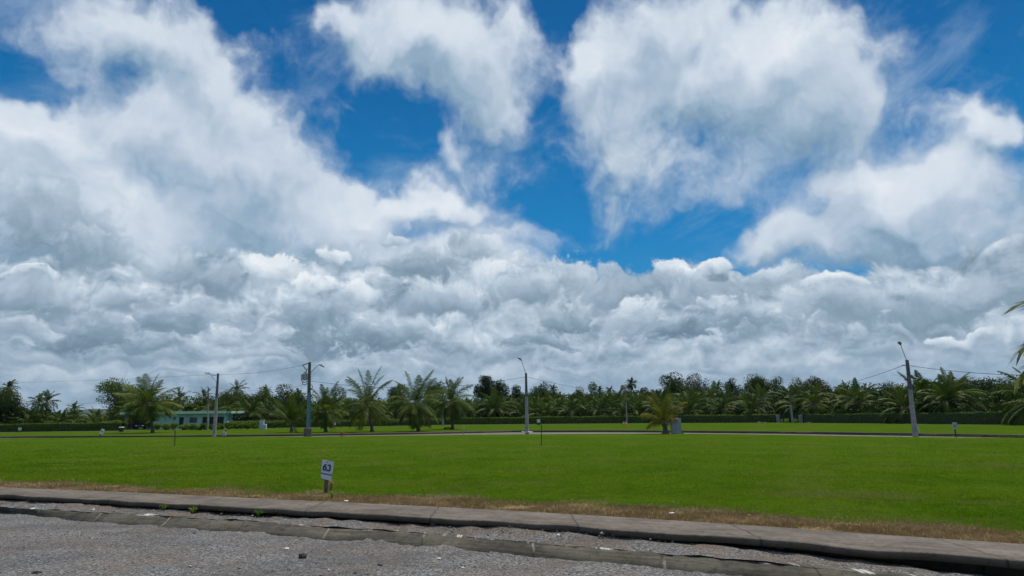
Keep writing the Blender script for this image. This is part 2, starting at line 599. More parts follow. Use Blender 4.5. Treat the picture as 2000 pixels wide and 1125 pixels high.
def leafy(name, ca, cb, cc=None, trans=0.25, rough=0.5, scale=1.6, spec=0.05, third=0.60):
    """foliage: two greens in patches, a third one here and there, light coming through"""
    m, g, b, out = mat_new(name)
    p = pos(g)
    oi = g.new('ShaderNodeObjectInfo')
    n = g.noise(p, scale, 3, 0.6)
    n2 = g.noise(p, scale * 9, 2, 0.6)
    at = g.new('ShaderNodeAttribute', attribute_name='tint')
    n = n + E(g, at.outputs['Fac']) * 0.42
    f = g.sm(n + (n2 - 0.5) * 0.8 + (E(g, oi.outputs['Random']) - 0.5) * 0.30, 0.28, 0.72)
    c = g.mix(f, ca, cb)
    if cc is not None:
        c = g.mix(g.sm(g.noise(p, scale * 0.7, 4, 0.7) + (E(g, oi.outputs['Random']) - 0.5) * 0.1, third, third + 0.15), c, cc)
    g.put(b.inputs['Base Color'], c)
    b.inputs['Roughness'].default_value = rough
    b.inputs['Specular IOR Level'].default_value = spec
    tr = g.new('ShaderNodeBsdfTranslucent')
    g.put(tr.inputs[0], c)
    mx = g.new('ShaderNodeMixShader')
    mx.inputs[0].default_value = trans
    g.l.new(b.outputs[0], mx.inputs[1])
    g.l.new(tr.outputs[0], mx.inputs[2])
    g.l.new(mx.outputs[0], out.inputs[0])
    return m
# ------------------------------------------------------------------ edges of paths, read off the photograph
class Edge:
    """y of an edge as a function of x, from places in the photograph"""
    def __init__(s, pts, z=0.0, lo=None, hi=None):
        w = sorted([tuple(gp(x, y, z))[:2] for x, y in pts])
        s.x = np.array([p[0] for p in w])
        s.y = np.array([p[1] for p in w])
        s.sl = (s.y[2] - s.y[0]) / (s.x[2] - s.x[0])
        s.sr = (s.y[-1] - s.y[-3]) / (s.x[-1] - s.x[-3])
        s.lo, s.hi = lo, hi

    def __call__(s, X):
        X = np.asarray(X, dtype=float)
        y = np.interp(X, s.x, s.y)
        dl = np.minimum(s.x[0] - X, 30.0) * (X < s.x[0])
        dr = np.minimum(X - s.x[-1], 60.0) * (X > s.x[-1])
        return y - s.sl * dl + s.sr * dr


Z_VERGE, Z_ROAD, Z_STREET = -0.15, -0.27, -0.20
walk_back = Edge([(0, 952), (250, 962), (500, 974), (750, 985.5), (1000, 998), (1250, 1013), (1500, 1029), (1750, 1047), (2000, 1064)])
walk_front = Edge([(0, 966), (250, 979), (500, 992), (750, 1006), (1000, 1020), (1250, 1037), (1500, 1055), (1750, 1075), (2000, 1097)])
kerb_top = Edge([(0, 991), (250, 1005), (500, 1020), (625, 1029), (750, 1037), (1000, 1058), (1250, 1079), (1500, 1101), (1750, 1126)], Z_VERGE)
kerb_bot = Edge([(0, 1001), (250, 1025), (500, 1041), (750, 1061), (1000, 1082), (1250, 1105), (1500, 1130)], Z_ROAD)
st_near = Edge([(0, 856), (200, 854), (400, 853), (600, 852.5), (800, 850), (1000, 848), (1180, 847), (1300, 846.5), (1390, 847), (1540, 849), (1700, 852), (1850, 854), (2000, 855)])
st_far = Edge([(0, 852.5), (60, 852), (340, 850.5), (600, 848), (800, 845), (1000, 841), (1180, 840.5), (1300, 841), (1540, 843), (1800, 846.5), (2000, 849.5)])
hedge_line = Edge([(-150, 846.5), (0, 844), (240, 841), (520, 836), (700, 833), (880, 829.5), (1000, 828.5), (1250, 826.5), (1520, 825.5), (1750, 827.5), (1900, 829), (2000, 830), (2120, 832)])

# ------------------------------------------------------------------ ground materials
def lawn_material():
    m, g, b, _ = mat_new('lawn_grass')
    p = world_pos(g)
    at = g.new('ShaderNodeAttribute', attribute_name='edge_dist')
    d = E(g, at.outputs['Fac'])
    big = g.noise(p, 0.10, 4, 0.6)
    mid = g.noise(g.vm('MULTIPLY', p, (1.0, 0.8, 1.0)), 0.55, 5, 0.65)
    fine = g.noise(p, 9.0, 4, 0.7)
    tiny = g.noise(p, 42.0, 3, 0.7)
    c = g.mix(g.sm(big * 0.5 + mid * 0.5, 0.36, 0.64), (.032, .072, .004), (.054, .092, .006))
    c = g.mix(g.sm(g.noise(p, 0.23, 5, 0.7), 0.55, 0.75) * 0.45, c, (.058, .080, .014))
    c = g.mix(g.sm(fine + (tiny - 0.5) * 0.7, 0.35, 0.75) * 0.55, c, (.048, .104, .008))
    c = g.mix(g.sm(g.noise(p, 17.0, 3, 0.7), 0.62, 0.72) * 0.5, c, (.016, .040, .004))
    # worn edge along the pavement
    wob = (g.noise(p, 0.9, 5, 0.7) - 0.5) * 1.2 + (fine - 0.5) * 0.7
    dry = g.sm(d + wob, 1.55, 1.05)
    c = g.mix(g.sm(g.noise(p, 0.35, 6, 0.7), 0.50, 0.66) * 0.55, c, (.092, .092, .026))
    dc = g.mix(g.sm(fine, 0.35, 0.65), (.160, .108, .048), (.320, .235, .120))
    dc = g.mix(g.sm(tiny, 0.45, 0.65), dc, (.060, .042, .022))
    c = g.mix(dry, c, dc)
    g.put(b.inputs['Base Color'], c)
    b.inputs['Roughness'].default_value = 0.95
    b.inputs['Specular IOR Level'].default_value = 0.0
    bump(g, b, fine + tiny * 0.6, 0.5, 0.04)
    return m


def gravel_material(name, warm):
    m, g, b, _ = mat_new(name)
    p = world_pos(g)
    col = g.voro(p, 52.0, out='Color', dims='2D')
    dist = g.voro(p, 52.0, dims='2D')
    col2 = g.voro(p, 150.0, out='Color', dims='2D')
    sep = g.new('ShaderNodeSeparateColor')
    g.put(sep.inputs[0], col)
    r1, r2 = E(g, sep.outputs[0]), E(g, sep.outputs[1])
    sep2 = g.new('ShaderNodeSeparateColor')
    g.put(sep2.inputs[0], col2)
    r3 = E(g, sep2.outputs[0])
    big = g.noise(p, 0.8, 5, 0.65)
    v = g.math('POWER', r1 * 0.72 + r3 * 0.28, 1.15)
    c = g.ramp(v, [(0.0, (.024, .023, .024)), (0.3, (.090, .088, .088)), (0.6, (.215, .210, .208)), (0.85, (.39, .38, .372)), (0.96, (.58, .57, .54))])
    c = g.mix(g.sm(big, 0.35, 0.7) * (1.0 if warm else 0.5), c, g.mix(r2, (.070, .050, .034), (.25, .185, .130)))
    c = g.mix(g.sm(g.noise(g.vm('MULTIPLY', p, (0.35, 1.0, 1.0)), 1.3, 5, 0.65), 0.42, 0.66) * 0.45, c, g.mix(r1, (.030, .030, .033), (.12, .118, .12)))
    stain = g.sm(g.noise(p, 1.9, 6, 0.7), 0.60, 0.72)
    c = g.mix(stain * (0.6 if warm else 0.3), c, (.050, .055, .022))
    g.put(b.inputs['Base Color'], c)
    b.inputs['Roughness'].default_value = 0.9
    b.inputs['Specular IOR Level'].default_value = 0.25
    bump(g, b, (1.0 - dist) * 1.0 + r3 * 0.5, 0.9, 0.02)
    return m


def concrete_material(name, ca, cb, moss=0.3, joint=0.0, edge=False, face=False):
    m, g, b, _ = mat_new(name)
    p = world_pos(g)
    at = g.new('ShaderNodeAttribute', attribute_name='along')
    u = E(g, at.outputs['Fac'])
    ac = g.new('ShaderNodeAttribute', attribute_name='across')
    v = E(g, ac.outputs['Fac'])
    n = g.noise(p, 1.1, 7, 0.7)
    st = g.noise(g.vec(u * 0.55, v * 5.0, 0.0), 1.6, 7, 0.7)
    f = g.noise(p, 9.0, 8, 0.8)
    c = g.mix(g.sm(n * 0.5 + st * 0.5, 0.36, 0.64), ca, cb)
    c = g.mix(g.sm(f, 0.47, 0.68) * 0.75, c, tuple(x * 0.45 for x in ca))
    c = g.mix(g.sm(g.noise(p, 2.3, 6, 0.75), 0.55, 0.75) * moss, c, (.035, .034, .018))
    c = g.mix(g.sm(g.noise(p, 5.1, 6, 0.75), 0.66, 0.76) * 0.5, c, (.36, .345, .31))
    if edge:     # chalky chips on the upper arris
        c = g.mix(g.sm(v, 0.10, 0.02) * g.sm(g.noise(g.vec(u, 0.0, 0.0), 1.3, 7, 0.8), 0.52, 0.57), c, (.50, .49, .46))
    if face:     # front edge painted darker, the shade on that face put into its colour
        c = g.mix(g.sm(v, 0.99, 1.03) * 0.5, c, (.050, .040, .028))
    if joint > 0:
        fr = g.math('PINGPONG', u + (g.noise(p, 2.0, 4, 0.7) - 0.5) * 0.16, joint)
        jc = g.mix(g.sm(g.noise(p, 1.3, 3, 0.6), 0.48, 0.56), (.018, .016, .012), (.24, .22, .17) if edge else (.03, .026, .02))
        c = g.mix(g.sm(fr, 0.030, 0.004) * 0.75, c, jc)
    g.put(b.inputs['Base Color'], c)
    b.inputs['Roughness'].default_value = 0.85
    b.inputs['Specular IOR Level'].default_value = 0.3
    bump(g, b, f + n * 0.5, 0.35, 0.02)
    return m


M_LAWN = lawn_material()
M_ROAD = gravel_material('gravel', False)
M_VERGE = gravel_material('gravel_and_dirt', True)
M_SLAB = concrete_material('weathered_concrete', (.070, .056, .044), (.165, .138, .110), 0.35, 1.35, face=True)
M_KERB = concrete_material('mossy_concrete', (.024, .022, .015), (.115, .104, .078), 0.75, 0.95, edge=True)
M_FAR = concrete_material('pale_concrete', (.085, .074, .062), (.165, .150, .130), 0.5)
M_FARK = concrete_material('red_brown_kerb', (.060, .036, .026), (.10, .075, .058), 0.4)


def grid(name, rows, mat, attrs=None, smooth=True):
    """rows: list of (n,3) arrays; attrs: dict name -> list of (n,) arrays"""
    n = len(rows[0])
    V = np.concatenate(rows)
    fs = []
    idx = np.arange(n - 1)
    for r in range(len(rows) - 1):
        a = r * n + idx
        fs.append(np.stack([a, a + 1, a + n + 1, a + n], 1))
    me = tri_mesh(name, V, np.concatenate(fs), mat, 4)
    if attrs:
        for k, rr in attrs.items():
            at = me.attributes.new(k, 'FLOAT', 'POINT')
            at.data.foreach_set('value', np.concatenate(rr).astype(np.float32))
    if smooth:
        me.polygons.foreach_set('use_smooth', [True] * len(me.polygons))
    return me


def snoise(x, y, s, seed=0):
    """cheap smooth pseudo noise, about -1..1"""
    r = np.random.default_rng(seed)
    o = np.zeros_like(np.asarray(x, dtype=float))
    for k in range(6):
        a, b_, c_ = r.uniform(-1, 1, 2), r.uniform(0, 6.28), r.uniform(0.6, 1.8)
        o = o + np.sin((x * a[0] + y * a[1]) * s * c_ * 3 + b_)
    return o / 3.0


XS = np.unique(np.concatenate([np.arange(-6000, -400, 400), np.arange(-400, -60, 10), np.arange(-60, -24, 1.0), np.arange(-24, 14, 0.12),
                               np.arange(14, 60, 1.0), np.arange(60, 400, 10), np.arange(400, 6001, 400)])).astype(float)
along = np.concatenate([[0], np.cumsum(np.hypot(np.diff(XS), np.diff(walk_back(XS))))])


def row(X, Y, Z):
    return np.stack([X, Y, np.zeros_like(X) + Z], 1)


VERGE = {}


def build_terrain():
    wb, wf = walk_back(XS), walk_front(XS)
    kt, kb = kerb_top(XS), kerb_bot(XS)
    sn, sf = st_near(XS), st_far(XS)
    on = np.zeros_like(XS)
    # lawn between pavement and street
    rows, ed = [], []
    ts = np.concatenate([np.linspace(0, 3, 25), np.geomspace(3.3, 60, 60)])
    for t_ in ts:
        f = t_ / ts[-1]
        base = np.minimum(wb + min(t_, 20.0), sn - 2.0)
        Y = base if t_ <= 20 else base + (sn - base) * (t_ - 20) / 40.0
        Zn = 0.022 * snoise(XS, Y, 0.9, 3) * np.clip(t_ / 1.5, 0, 1) * np.clip((20 - t_) / 10, 0, 1)
        rows.append(row(XS, Y, Zn - 0.012))
        ed.append(on + t_ * 0.9)
    rows.append(row(XS, sn + 0.02, Z_STREET - 0.05)); ed.append(on + 60)
    struct('lawn', grid('lawn', rows, M_LAWN, {'edge_dist': ed}))
    # the sunken street beyond
    sfb = sf
    struct('street', grid('street', [row(XS, sn - 0.05, Z_STREET), row(XS, sn * .5 + sfb * .5, Z_STREET + .02), row(XS, sfb, Z_STREET)], M_FAR,
                          {'along': [along] * 3, 'across': [on, on + 1, on + 2]}))
    cap = 0.8
    struct('street_kerb', grid('street_kerb', [row(XS, sfb, Z_STREET - 0.02), row(XS, sfb + 0.01, 0.0), row(XS, sfb + cap, 0.012)], M_FARK,
                               {'along': [along] * 3, 'across': [on, on + .2, on + 1]}, smooth=False))
    rows, ed = [], []
    for t_ in [0, 4, 10, 20, 35, 55, 80, 120, 250, 600, 1500, 3000, 6500]:
        rows.append(row(XS, sfb + cap + t_, 0.0)); ed.append(on + 60)
    struct('ground', grid('ground', rows, M_LAWN, {'edge_dist': ed}))
    # narrow path in front of the hedge
    hx = XS[(XS > -130) & (XS < 110)]
    hl = hedge_line(hx)
    o2 = np.zeros_like(hx)
    struct('path', grid('path', [row(hx, hl - 3.4, 0.01), row(hx, hl - 2.2, 0.012)], M_FAR, {'along': [hx, hx], 'across': [o2, o2 + 1]}))
    # pavement slab with a real edge, undercut in front
    ww = 0.012 * snoise(XS, XS * 0, 1.3, 9)
    th = 0.092
    fz = ww
    rows = [row(XS, wb, -0.12), row(XS, wb, 0.004), row(XS, wb - 0.02, 0.010), row(XS, wb * .5 + wf * .5, 0.008 + ww), row(XS, wf + 0.02, 0.004 + fz),
            row(XS, wf - 0.002, -0.012 + fz), row(XS, wf + 0.004 * snoise(XS, XS * 0, 5, 4), -th + fz), row(XS, wf + 0.45, -th - 0.01), row(XS, wf + 0.46, -0.6)]
    ac = [on, on, on + .02, on + .5, on + .98, on + 1, on + 1.1, on + 1.3, on + 1.5]
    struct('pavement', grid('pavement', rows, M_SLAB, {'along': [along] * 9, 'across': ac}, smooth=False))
    # dirt and gravel between pavement and kerb: piled up in places, washed out in others
    px_x = np.array([gp(x, 1010, -.15).x for x in (0, 250, 500, 800, 900, 1000, 1090, 1180, 1280, 1400, 1600, 2000)])
    zz = np.array([-.125, -.135, -.145, -.145, -.13, -.055, -.05, -.10, -.13, -.17, -.25, -.27])
    prof = np.interp(XS, px_x, zz)
    VERGE['x'], VERGE['z'] = XS, prof
    rows = []
    m_ = 12
    for k in range(m_ + 1):
        f = k / m_
        Y = (wf + 0.50) * (1 - f) + (kt + 0.02 * snoise(XS, XS * 0, 2.4, 25) + 0.015 * snoise(XS, XS * 0, 8.0, 26) - 0.01) * f
        base = prof * (1 - f) + (Z_VERGE + 0.014 + 0.012 * snoise(XS, XS * 0, 3.0, 23)) * f
        hump = 0.022 * snoise(XS, Y, 2.2, 21) + 0.014 * snoise(XS, Y, 6.0, 22) + rng.normal(0, .004, len(XS))
        rows.append(row(XS, Y, base + hump * (0.35 + 0.65 * math.sin(math.pi * f)) - (0.03 if f == 0 else 0)))
    struct('verge', grid('verge', rows, M_VERGE))
    # low sloping kerb
    chip = 0.016 * snoise(XS, XS * 0, 4.0, 31) + 0.012 * snoise(XS, XS * 0, 11.0, 32) + rng.normal(0, .006, len(XS))
    bx = gp(660, 1030, Z_VERGE).x
    brk = np.exp(-((XS - bx) / 0.5) ** 2) * 0.02
    rows = [row(XS, kt + 0.22, Z_VERGE + 0.004), row(XS, kt + 0.03 + chip, Z_VERGE + 0.012 - brk), row(XS, kt - 0.02 + chip, Z_VERGE + 0.008 - brk),
            row(XS, kt * .45 + kb * .55, (Z_VERGE + Z_ROAD) / 2 - brk * .5 + chip * .4), row(XS, kb, Z_ROAD + 0.004), row(XS, kb - 0.02, Z_ROAD - 0.05)]
    struct('kerb', grid('kerb', rows, M_KERB, {'along': [along] * 6, 'across': [on, on, on + .05, on + .5, on + 1, on + 1]}, smooth=False))
    # gravel road where the photographer stands
    rows = []
    for t_ in np.concatenate([np.linspace(0, 6, 31), [7, 9, 12, 20, 40, 90]]):
        Y = kb - t_ + 0.10
        rows.append(row(XS, Y, Z_ROAD + 0.014 * snoise(XS, Y, 1.6, 41) + 0.005 * snoise(XS, Y, 8.0, 42) + math.exp(-t_ * 4) * (0.018 * snoise(XS, Y, 2.5, 43) + 0.010 * snoise(XS, Y, 9.0, 44) + rng.normal(0, .004, len(XS)))))
    struct('gravel_road', grid('gravel_road', rows, M_ROAD))


build_terrain()

# ------------------------------------------------------------------ blades of grass, dry and green
def blades(name, X, Y, Z, h, w, mat, lean=0.5):
    n = len(X)
    a = rng.uniform(0, 2 * np.pi, n)
    dx, dy = np.cos(a), np.sin(a)
    l = rng.normal(0, lean, n) * h
    la = rng.uniform(0, 2 * np.pi, n)
    v = np.zeros((n, 3, 3))
    v[:, 0] = np.stack([X - dx * w, Y - dy * w, Z], 1)
    v[:, 1] = np.stack([X + dx * w, Y + dy * w, Z], 1)
    v[:, 2] = np.stack([X + np.cos(la) * l, Y + np.sin(la) * l, Z + h], 1)
    return tri_mesh(name, v.reshape(-1, 3), np.arange(n * 3).reshape(-1, 3), mat)


M_BLADE = leafy('grass_blade', (.080, .170, .006), (.155, .240, .014), (.180, .205, .045), trans=0.45, scale=0.30, rough=0.8, spec=0.0, third=0.52)
M_DRY = leafy('dry_grass_blade', (.215, .150, .072), (.430, .325, .180), (.150, .165, .035), trans=0.2, scale=0.8, rough=0.8, spec=0.0)


def in_view(X, Y, m=60):
    q = np.stack([X, Y, np.full_like(X, -CAM_H)], 1) @ np.array(R_CAM)
    u = CX + F_PX * q[:, 0] / -q[:, 2]
    return (u > -m) & (u < 2000 + m) & (q[:, 2] < 0)


def build_grass():
    kx = rng.uniform(-.98, 1.15, 800000)
    t_ = rng.exponential(9.0, len(kx))
    keep = t_ < 42
    kx, t_ = kx[keep], t_[keep]
    Y = np.full(len(kx), 12.0)
    for _ in range(30):            # where each sight line crosses the back of the pavement
        Y = .5 * Y + .5 * walk_back(kx * Y)
    Y = Y + t_
    X = kx * Y
    t_ = Y - walk_back(X)
    k = in_view(X, Y, 420)
    X, Y, t_ = X[k], Y[k], t_[k]
    wob = snoise(X, Y, 0.45, 51) * 0.42 + snoise(X, Y, 1.3, 54) * 0.22 + snoise(X, Y, 3.6, 52) * 0.15 + rng.normal(0, 0.26, len(X))
    dry = t_ * 0.9 + wob < 1.25
    D = np.hypot(X, Y)
    bare = snoise(X, Y, 1.1, 61) + snoise(X, Y, 3.1, 62) * .6 + rng.normal(0, .3, len(X))
    sel = dry & (bare < .75)
    n = int(sel.sum())
    me = blades('dry_grass', X[sel], Y[sel], np.full(n, -0.012), rng.uniform(.02, .065, n), rng.uniform(.003, .006, n) * D[sel] / 11, M_DRY, 0.9)
    tag(link('dry_grass', me), 'worn strip of dry brown grass along the back of the pavement', 'dry grass', kind='stuff')
    sel = (~dry)
    n = int(sel.sum())
    Zl = 0.022 * snoise(X[sel], Y[sel], 0.9, 3) * np.clip(t_[sel] / 1.5, 0, 1) * np.clip((20 - t_[sel]) / 10, 0, 1) - 0.012
    tall = 0.75 + 0.35 * snoise(X[sel], Y[sel], 0.5, 53)
    me = blades('grass', X[sel], Y[sel], Zl, rng.uniform(.022, .055, n) * np.clip(tall, .4, 1.3), rng.uniform(.003, .006, n) * D[sel] / 12, M_BLADE, 1.1)
    tag(link('grass', me), 'short mown green grass of the empty lot', 'grass', kind='stuff')
    # loose stones on road and verge
    n = 6500
    X = rng.uniform(-17, 9, n)
    f = rng.random(n)
    onroad = rng.random(n) < 0.6
    kt, kb, wf = kerb_top(X), kerb_bot(X), walk_front(X)
    Y = np.where(onroad, kb - 0.05 - f * 6.5, wf + (kt - wf) * f)
    Z = np.where(onroad, Z_ROAD, np.interp(X, VERGE['x'], VERGE['z']) * (1 - f) + Z_VERGE * f) + 0.006
    k = in_view(X, Y)
    X, Y, Z = X[k], Y[k], Z[k]
    s = rng.lognormal(-4.75, 0.42, len(X))
    ico_v = np.array([(0, 0, 1), (.9, 0, .3), (.28, .85, .3), (-.72, .53, .3), (-.72, -.53, .3), (.28, -.85, .3), (0, 0, -.6)])
    ico_f = np.array([(0, 1, 2), (0, 2, 3), (0, 3, 4), (0, 4, 5), (0, 5, 1), (6, 2, 1), (6, 3, 2), (6, 4, 3), (6, 5, 4), (6, 1, 5)])
    V = ico_v[None] * (s[:, None, None] * rng.uniform(.6, 1.4, (len(X), 7, 3)) * np.array([1.25, 1.0, 0.7]))
    a = rng.uniform(0, 6.28, len(X))
    R = np.stack([np.stack([np.cos(a), -np.sin(a)], 1), np.stack([np.sin(a), np.cos(a)], 1)], 1)
    V[:, :, :2] = np.einsum('nij,nkj->nki', R, V[:, :, :2])
    V += np.stack([X, Y, Z], 1)[:, None]
    Fc = (ico_f[None] + (np.arange(len(X)) * 7)[:, None, None]).reshape(-1, 3)
    m, g, b, _ = mat_new('stone')
    p = world_pos(g)
    cell = g.voro(p, 9.0, out='Color')
    sp = g.new('ShaderNodeSeparateColor'); g.put(sp.inputs[0], cell)
    g.put(b.inputs['Base Color'], g.ramp(E(g, sp.outputs[0]), [(0, (.06, .055, .05)), (.45, (.17, .165, .16)), (.88, (.28, .26, .23)), (.96, (.42, .40, .37)), (1, (.62, .60, .56))]))
    b.inputs['Roughness'].default_value = 0.85
    tag(link('loose_gravel', tri_mesh('loose_gravel', V.reshape(-1, 3), Fc, m)), 'loose stones and chippings strewn over road and verge', 'gravel', kind='stuff')


build_grass()

# ------------------------------------------------------------------ far hill
def build_hill():
    c = gp(190, 826.0)
    Yh = 5200.0
    mb_rows = []
    xs = np.linspace(-6200, 800, 90)
    prof = []
    for x in xs:
        px = 1000 + x / Yh * F_PX
        h = 12 + 26 * math.exp(-((px - 205) / 34) ** 2) + 13 * math.exp(-((px - 120) / 60) ** 2) + 8 * math.exp(-((px + 100) / 120) ** 2) + 6 * math.exp(-((px - 420) / 120) ** 2)
        prof.append(max(0, h) * Yh / F_PX)
    prof = np.array(prof) + 6 * snoise(xs, xs * 0, 0.01, 77)
    for k, f in enumerate((0, .35, .7, 1, .7, 0)):
        mb_rows.append(row(xs, np.full_like(xs, Yh + k * 160.0), prof * f - (2 if f == 0 else 0)))
    m = leafy('hill_forest', (.030, .050, .022), (.045, .066, .030), trans=0.0, scale=0.004, rough=0.9)
    struct('hills', grid('hills', mb_rows, m))


build_hill()
# ------------------------------------------------------------------ palms
def frond_arrays(r, n_fronds, L, ll, lw, el_hi=86, el_lo=-25, droop=75, pairs=34, wind=(0, 0), twist=0.5, start=0.12, ragged=0.0, fixed=None, forward=0.55, hang=(0.18, 0.42), liftn=0.22, old=0.0, tipf=0.6):
    """crown of pinnate fronds: rachis tubes and leaflets, as a triangle soup"""
    V, Fc, TI, MI = [], [], [], []
    nv = 0
    golden = 2.399963
    for i in range(n_fronds):
        q = (i + 0.5) / n_fronds
        nv0 = nv
        tint = r.uniform(-.5, .5)
        if fixed is not None:
            phi, th, Lf, dr = fixed[i]
        else:
            phi = i * golden + r.uniform(-.25, .25)
            th = math.radians(el_hi + (el_lo - el_hi) * q ** 0.9 + r.uniform(-8, 8))
            Lf = L * r.uniform(0.88, 1.08) * (1.06 - old * q)
            dr = math.radians(droop * r.uniform(0.75, 1.25) * (0.35 + 0.65 * math.cos(max(-0.5, th))))
        n = pairs
        t_ = np.linspace(0, 1, n + 1)
        e = th - dr * t_ ** 1.5
        ds = Lf / n
        hx, hz = np.cos(e) * ds, np.sin(e) * ds
        rad_ = np.concatenate([[0], np.cumsum(hx[:-1])])
        zz = np.concatenate([[0], np.cumsum(hz[:-1])])
        bend = r.uniform(-.25, .25)
        ang = phi + bend * t_ ** 2
        P = np.stack([np.cos(ang) * rad_ + wind[0] * t_ ** 2 * Lf, np.sin(ang) * rad_ + wind[1] * t_ ** 2 * Lf, zz], 1)
        T = np.gradient(P, axis=0)
        T /= np.linalg.norm(T, axis=1)[:, None]
        side = np.stack([-np.sin(ang), np.cos(ang), np.zeros(n + 1)], 1)
        upv = np.cross(T, side)
        roll_ = r.uniform(-twist, twist)
        side = side * math.cos(roll_) + upv * math.sin(roll_)
        upv = np.cross(T, side)
        # rachis
        rw = (0.028 * (1 - t_) + 0.006) * max(0.6, L / 3.6)
        ring = [side * rw[:, None], upv * rw[:, None] * 0.8, -side * rw[:, None]]
        for k in range(3):
            V.append(P + ring[k])
        a = nv + np.arange(n)
        for k in range(3):
            b0, b1 = a + k * (n + 1), a + ((k + 1) % 3) * (n + 1)
            Fc.append(np.stack([b0, b0 + 1, b1 + 1], 1)); Fc.append(np.stack([b0, b1 + 1, b1], 1))
        nv += 3 * (n + 1)
        MI.append(np.ones(6 * n, dtype=np.int32))
        # leaflets
        m = t_ > start
        tt = t_[m]
        l = ll * (np.sin(np.pi * np.clip((tt - start) / (1 - start) * 0.86 + 0.12, 0, 1)) ** tipf) * (1 + 0.12 * r.normal(size=m.sum()))
        for sgn in (-1, 1):
            if ragged:
                l = l * np.where(r.random(m.sum()) < ragged, 0.25, 1)
            fwd = forward + 0.5 * tt
            lift = r.normal(0.10, liftn, m.sum())
            D = side[m] * sgn + T[m] * fwd[:, None] + upv[m] * (lift[:, None])
            D[:, 2] -= 0.15
            D /= np.linalg.norm(D, axis=1)[:, None]
            W = np.cross(D, upv[m])
            W /= np.linalg.norm(W, axis=1)[:, None] + 1e-9
            W = W * 0.8 + upv[m] * 0.35 * sgn
            B = P[m]
            mid = B + D * (l * 0.55)[:, None]
            tip = B + D * l[:, None]
            mid[:, 2] -= l * 0.05
            tip[:, 2] -= l * r.uniform(hang[0], hang[1], m.sum())
            tip += np.array([wind[0], wind[1], 0]) * (l * 0.9)[:, None]
            k = m.sum()
            w = lw * (0.7 + 0.3 * l / ll)[:, None]
            V += [B - W * w * 0.35, B + W * w * 0.35, mid + W * w * 0.5, mid - W * w * 0.5, tip]
            o = nv + np.arange(k)
            Fc += [np.stack([o, o + k, o + 2 * k], 1), np.stack([o, o + 2 * k, o + 3 * k], 1), np.stack([o + 3 * k, o + 2 * k, o + 4 * k], 1)]
            nv += 5 * k
            MI.append(np.zeros(3 * k, dtype=np.int32))
        TI.append(np.full(nv - nv0, tint))
    return np.concatenate(V), np.concatenate(Fc), np.concatenate(TI), np.concatenate(MI)


M_COCO = leafy('coconut_frond', (.052, .090, .008), (.115, .160, .018), (.200, .150, .034), trans=0.30, rough=0.6, scale=0.55, spec=0.12)
M_COCO_Y = leafy('yellow_palm_frond', (.075, .095, .010), (.165, .165, .022), (.220, .150, .030), trans=0.3, rough=0.6, scale=0.6, spec=0.08)
M_OIL = leafy('oil_palm_frond', (.028, .058, .008), (.078, .115, .016), (.120, .105, .030), trans=0.25, rough=0.6, scale=0.30, spec=0.10)
M_DEADF = leafy('dry_palm_frond', (.14, .085, .035), (.26, .17, .085), trans=0.2, rough=0.8, scale=0.8)
M_PTRUNK = plain('palm_trunk', (.105, .088, .070), 0.9, var=0.4, scale=5, bmp=0.5)
M_BARK = plain('bark', (.085, .070, .055), 0.9, var=0.4, scale=4, bmp=0.5)


M_RIB = plain('frond_midrib', (.200, .190, .060), .5, var=.25, scale=2)


def soup(name, VF, mat):
    me = tri_mesh(name, VF[0], VF[1], mat)
    me.materials.append(M_RIB)
    me.polygons.foreach_set('material_index', VF[3])
    at = me.attributes.new('tint', 'FLOAT', 'POINT')
    at.data.foreach_set('value', VF[2].astype(np.float32))
    return me


def palm_trunk_mesh(base, top, r0, r1, seed=0):
    r = random.Random(seed)
    mb = MB()
    n = 14
    pts, rad = [], []
    for i in range(n + 1):
        t_ = i / n
        p = Vector(base).lerp(Vector(top), t_)
        p.x += (Vector(top) - Vector(base)).x * (t_ ** 1.6 - t_) * 0.7
        pts.append(p)
        flare = 1 + 0.7 * math.exp(-t_ * 9)
        rad.append((r0 + (r1 - r0) * t_) * flare * (1 + 0.06 * (i % 2)))
    pts[0].z -= 0.1
    mb.tube(pts, rad, 9)
    # old leaf bases under the crown
    for i in range(16):
        a = i * 2.4
        d = Vector((math.cos(a), math.sin(a), 0))
        b = pts[-1] + Vector((0, 0, -0.35 + 0.02 * i))
        mb.tube([b, b + d * (r1 * 1.9) + Vector((0, 0, 0.28))], [r1 * 0.5, r1 * 0.16], 5)
    return mb.mesh('trunk', M_PTRUNK, True)


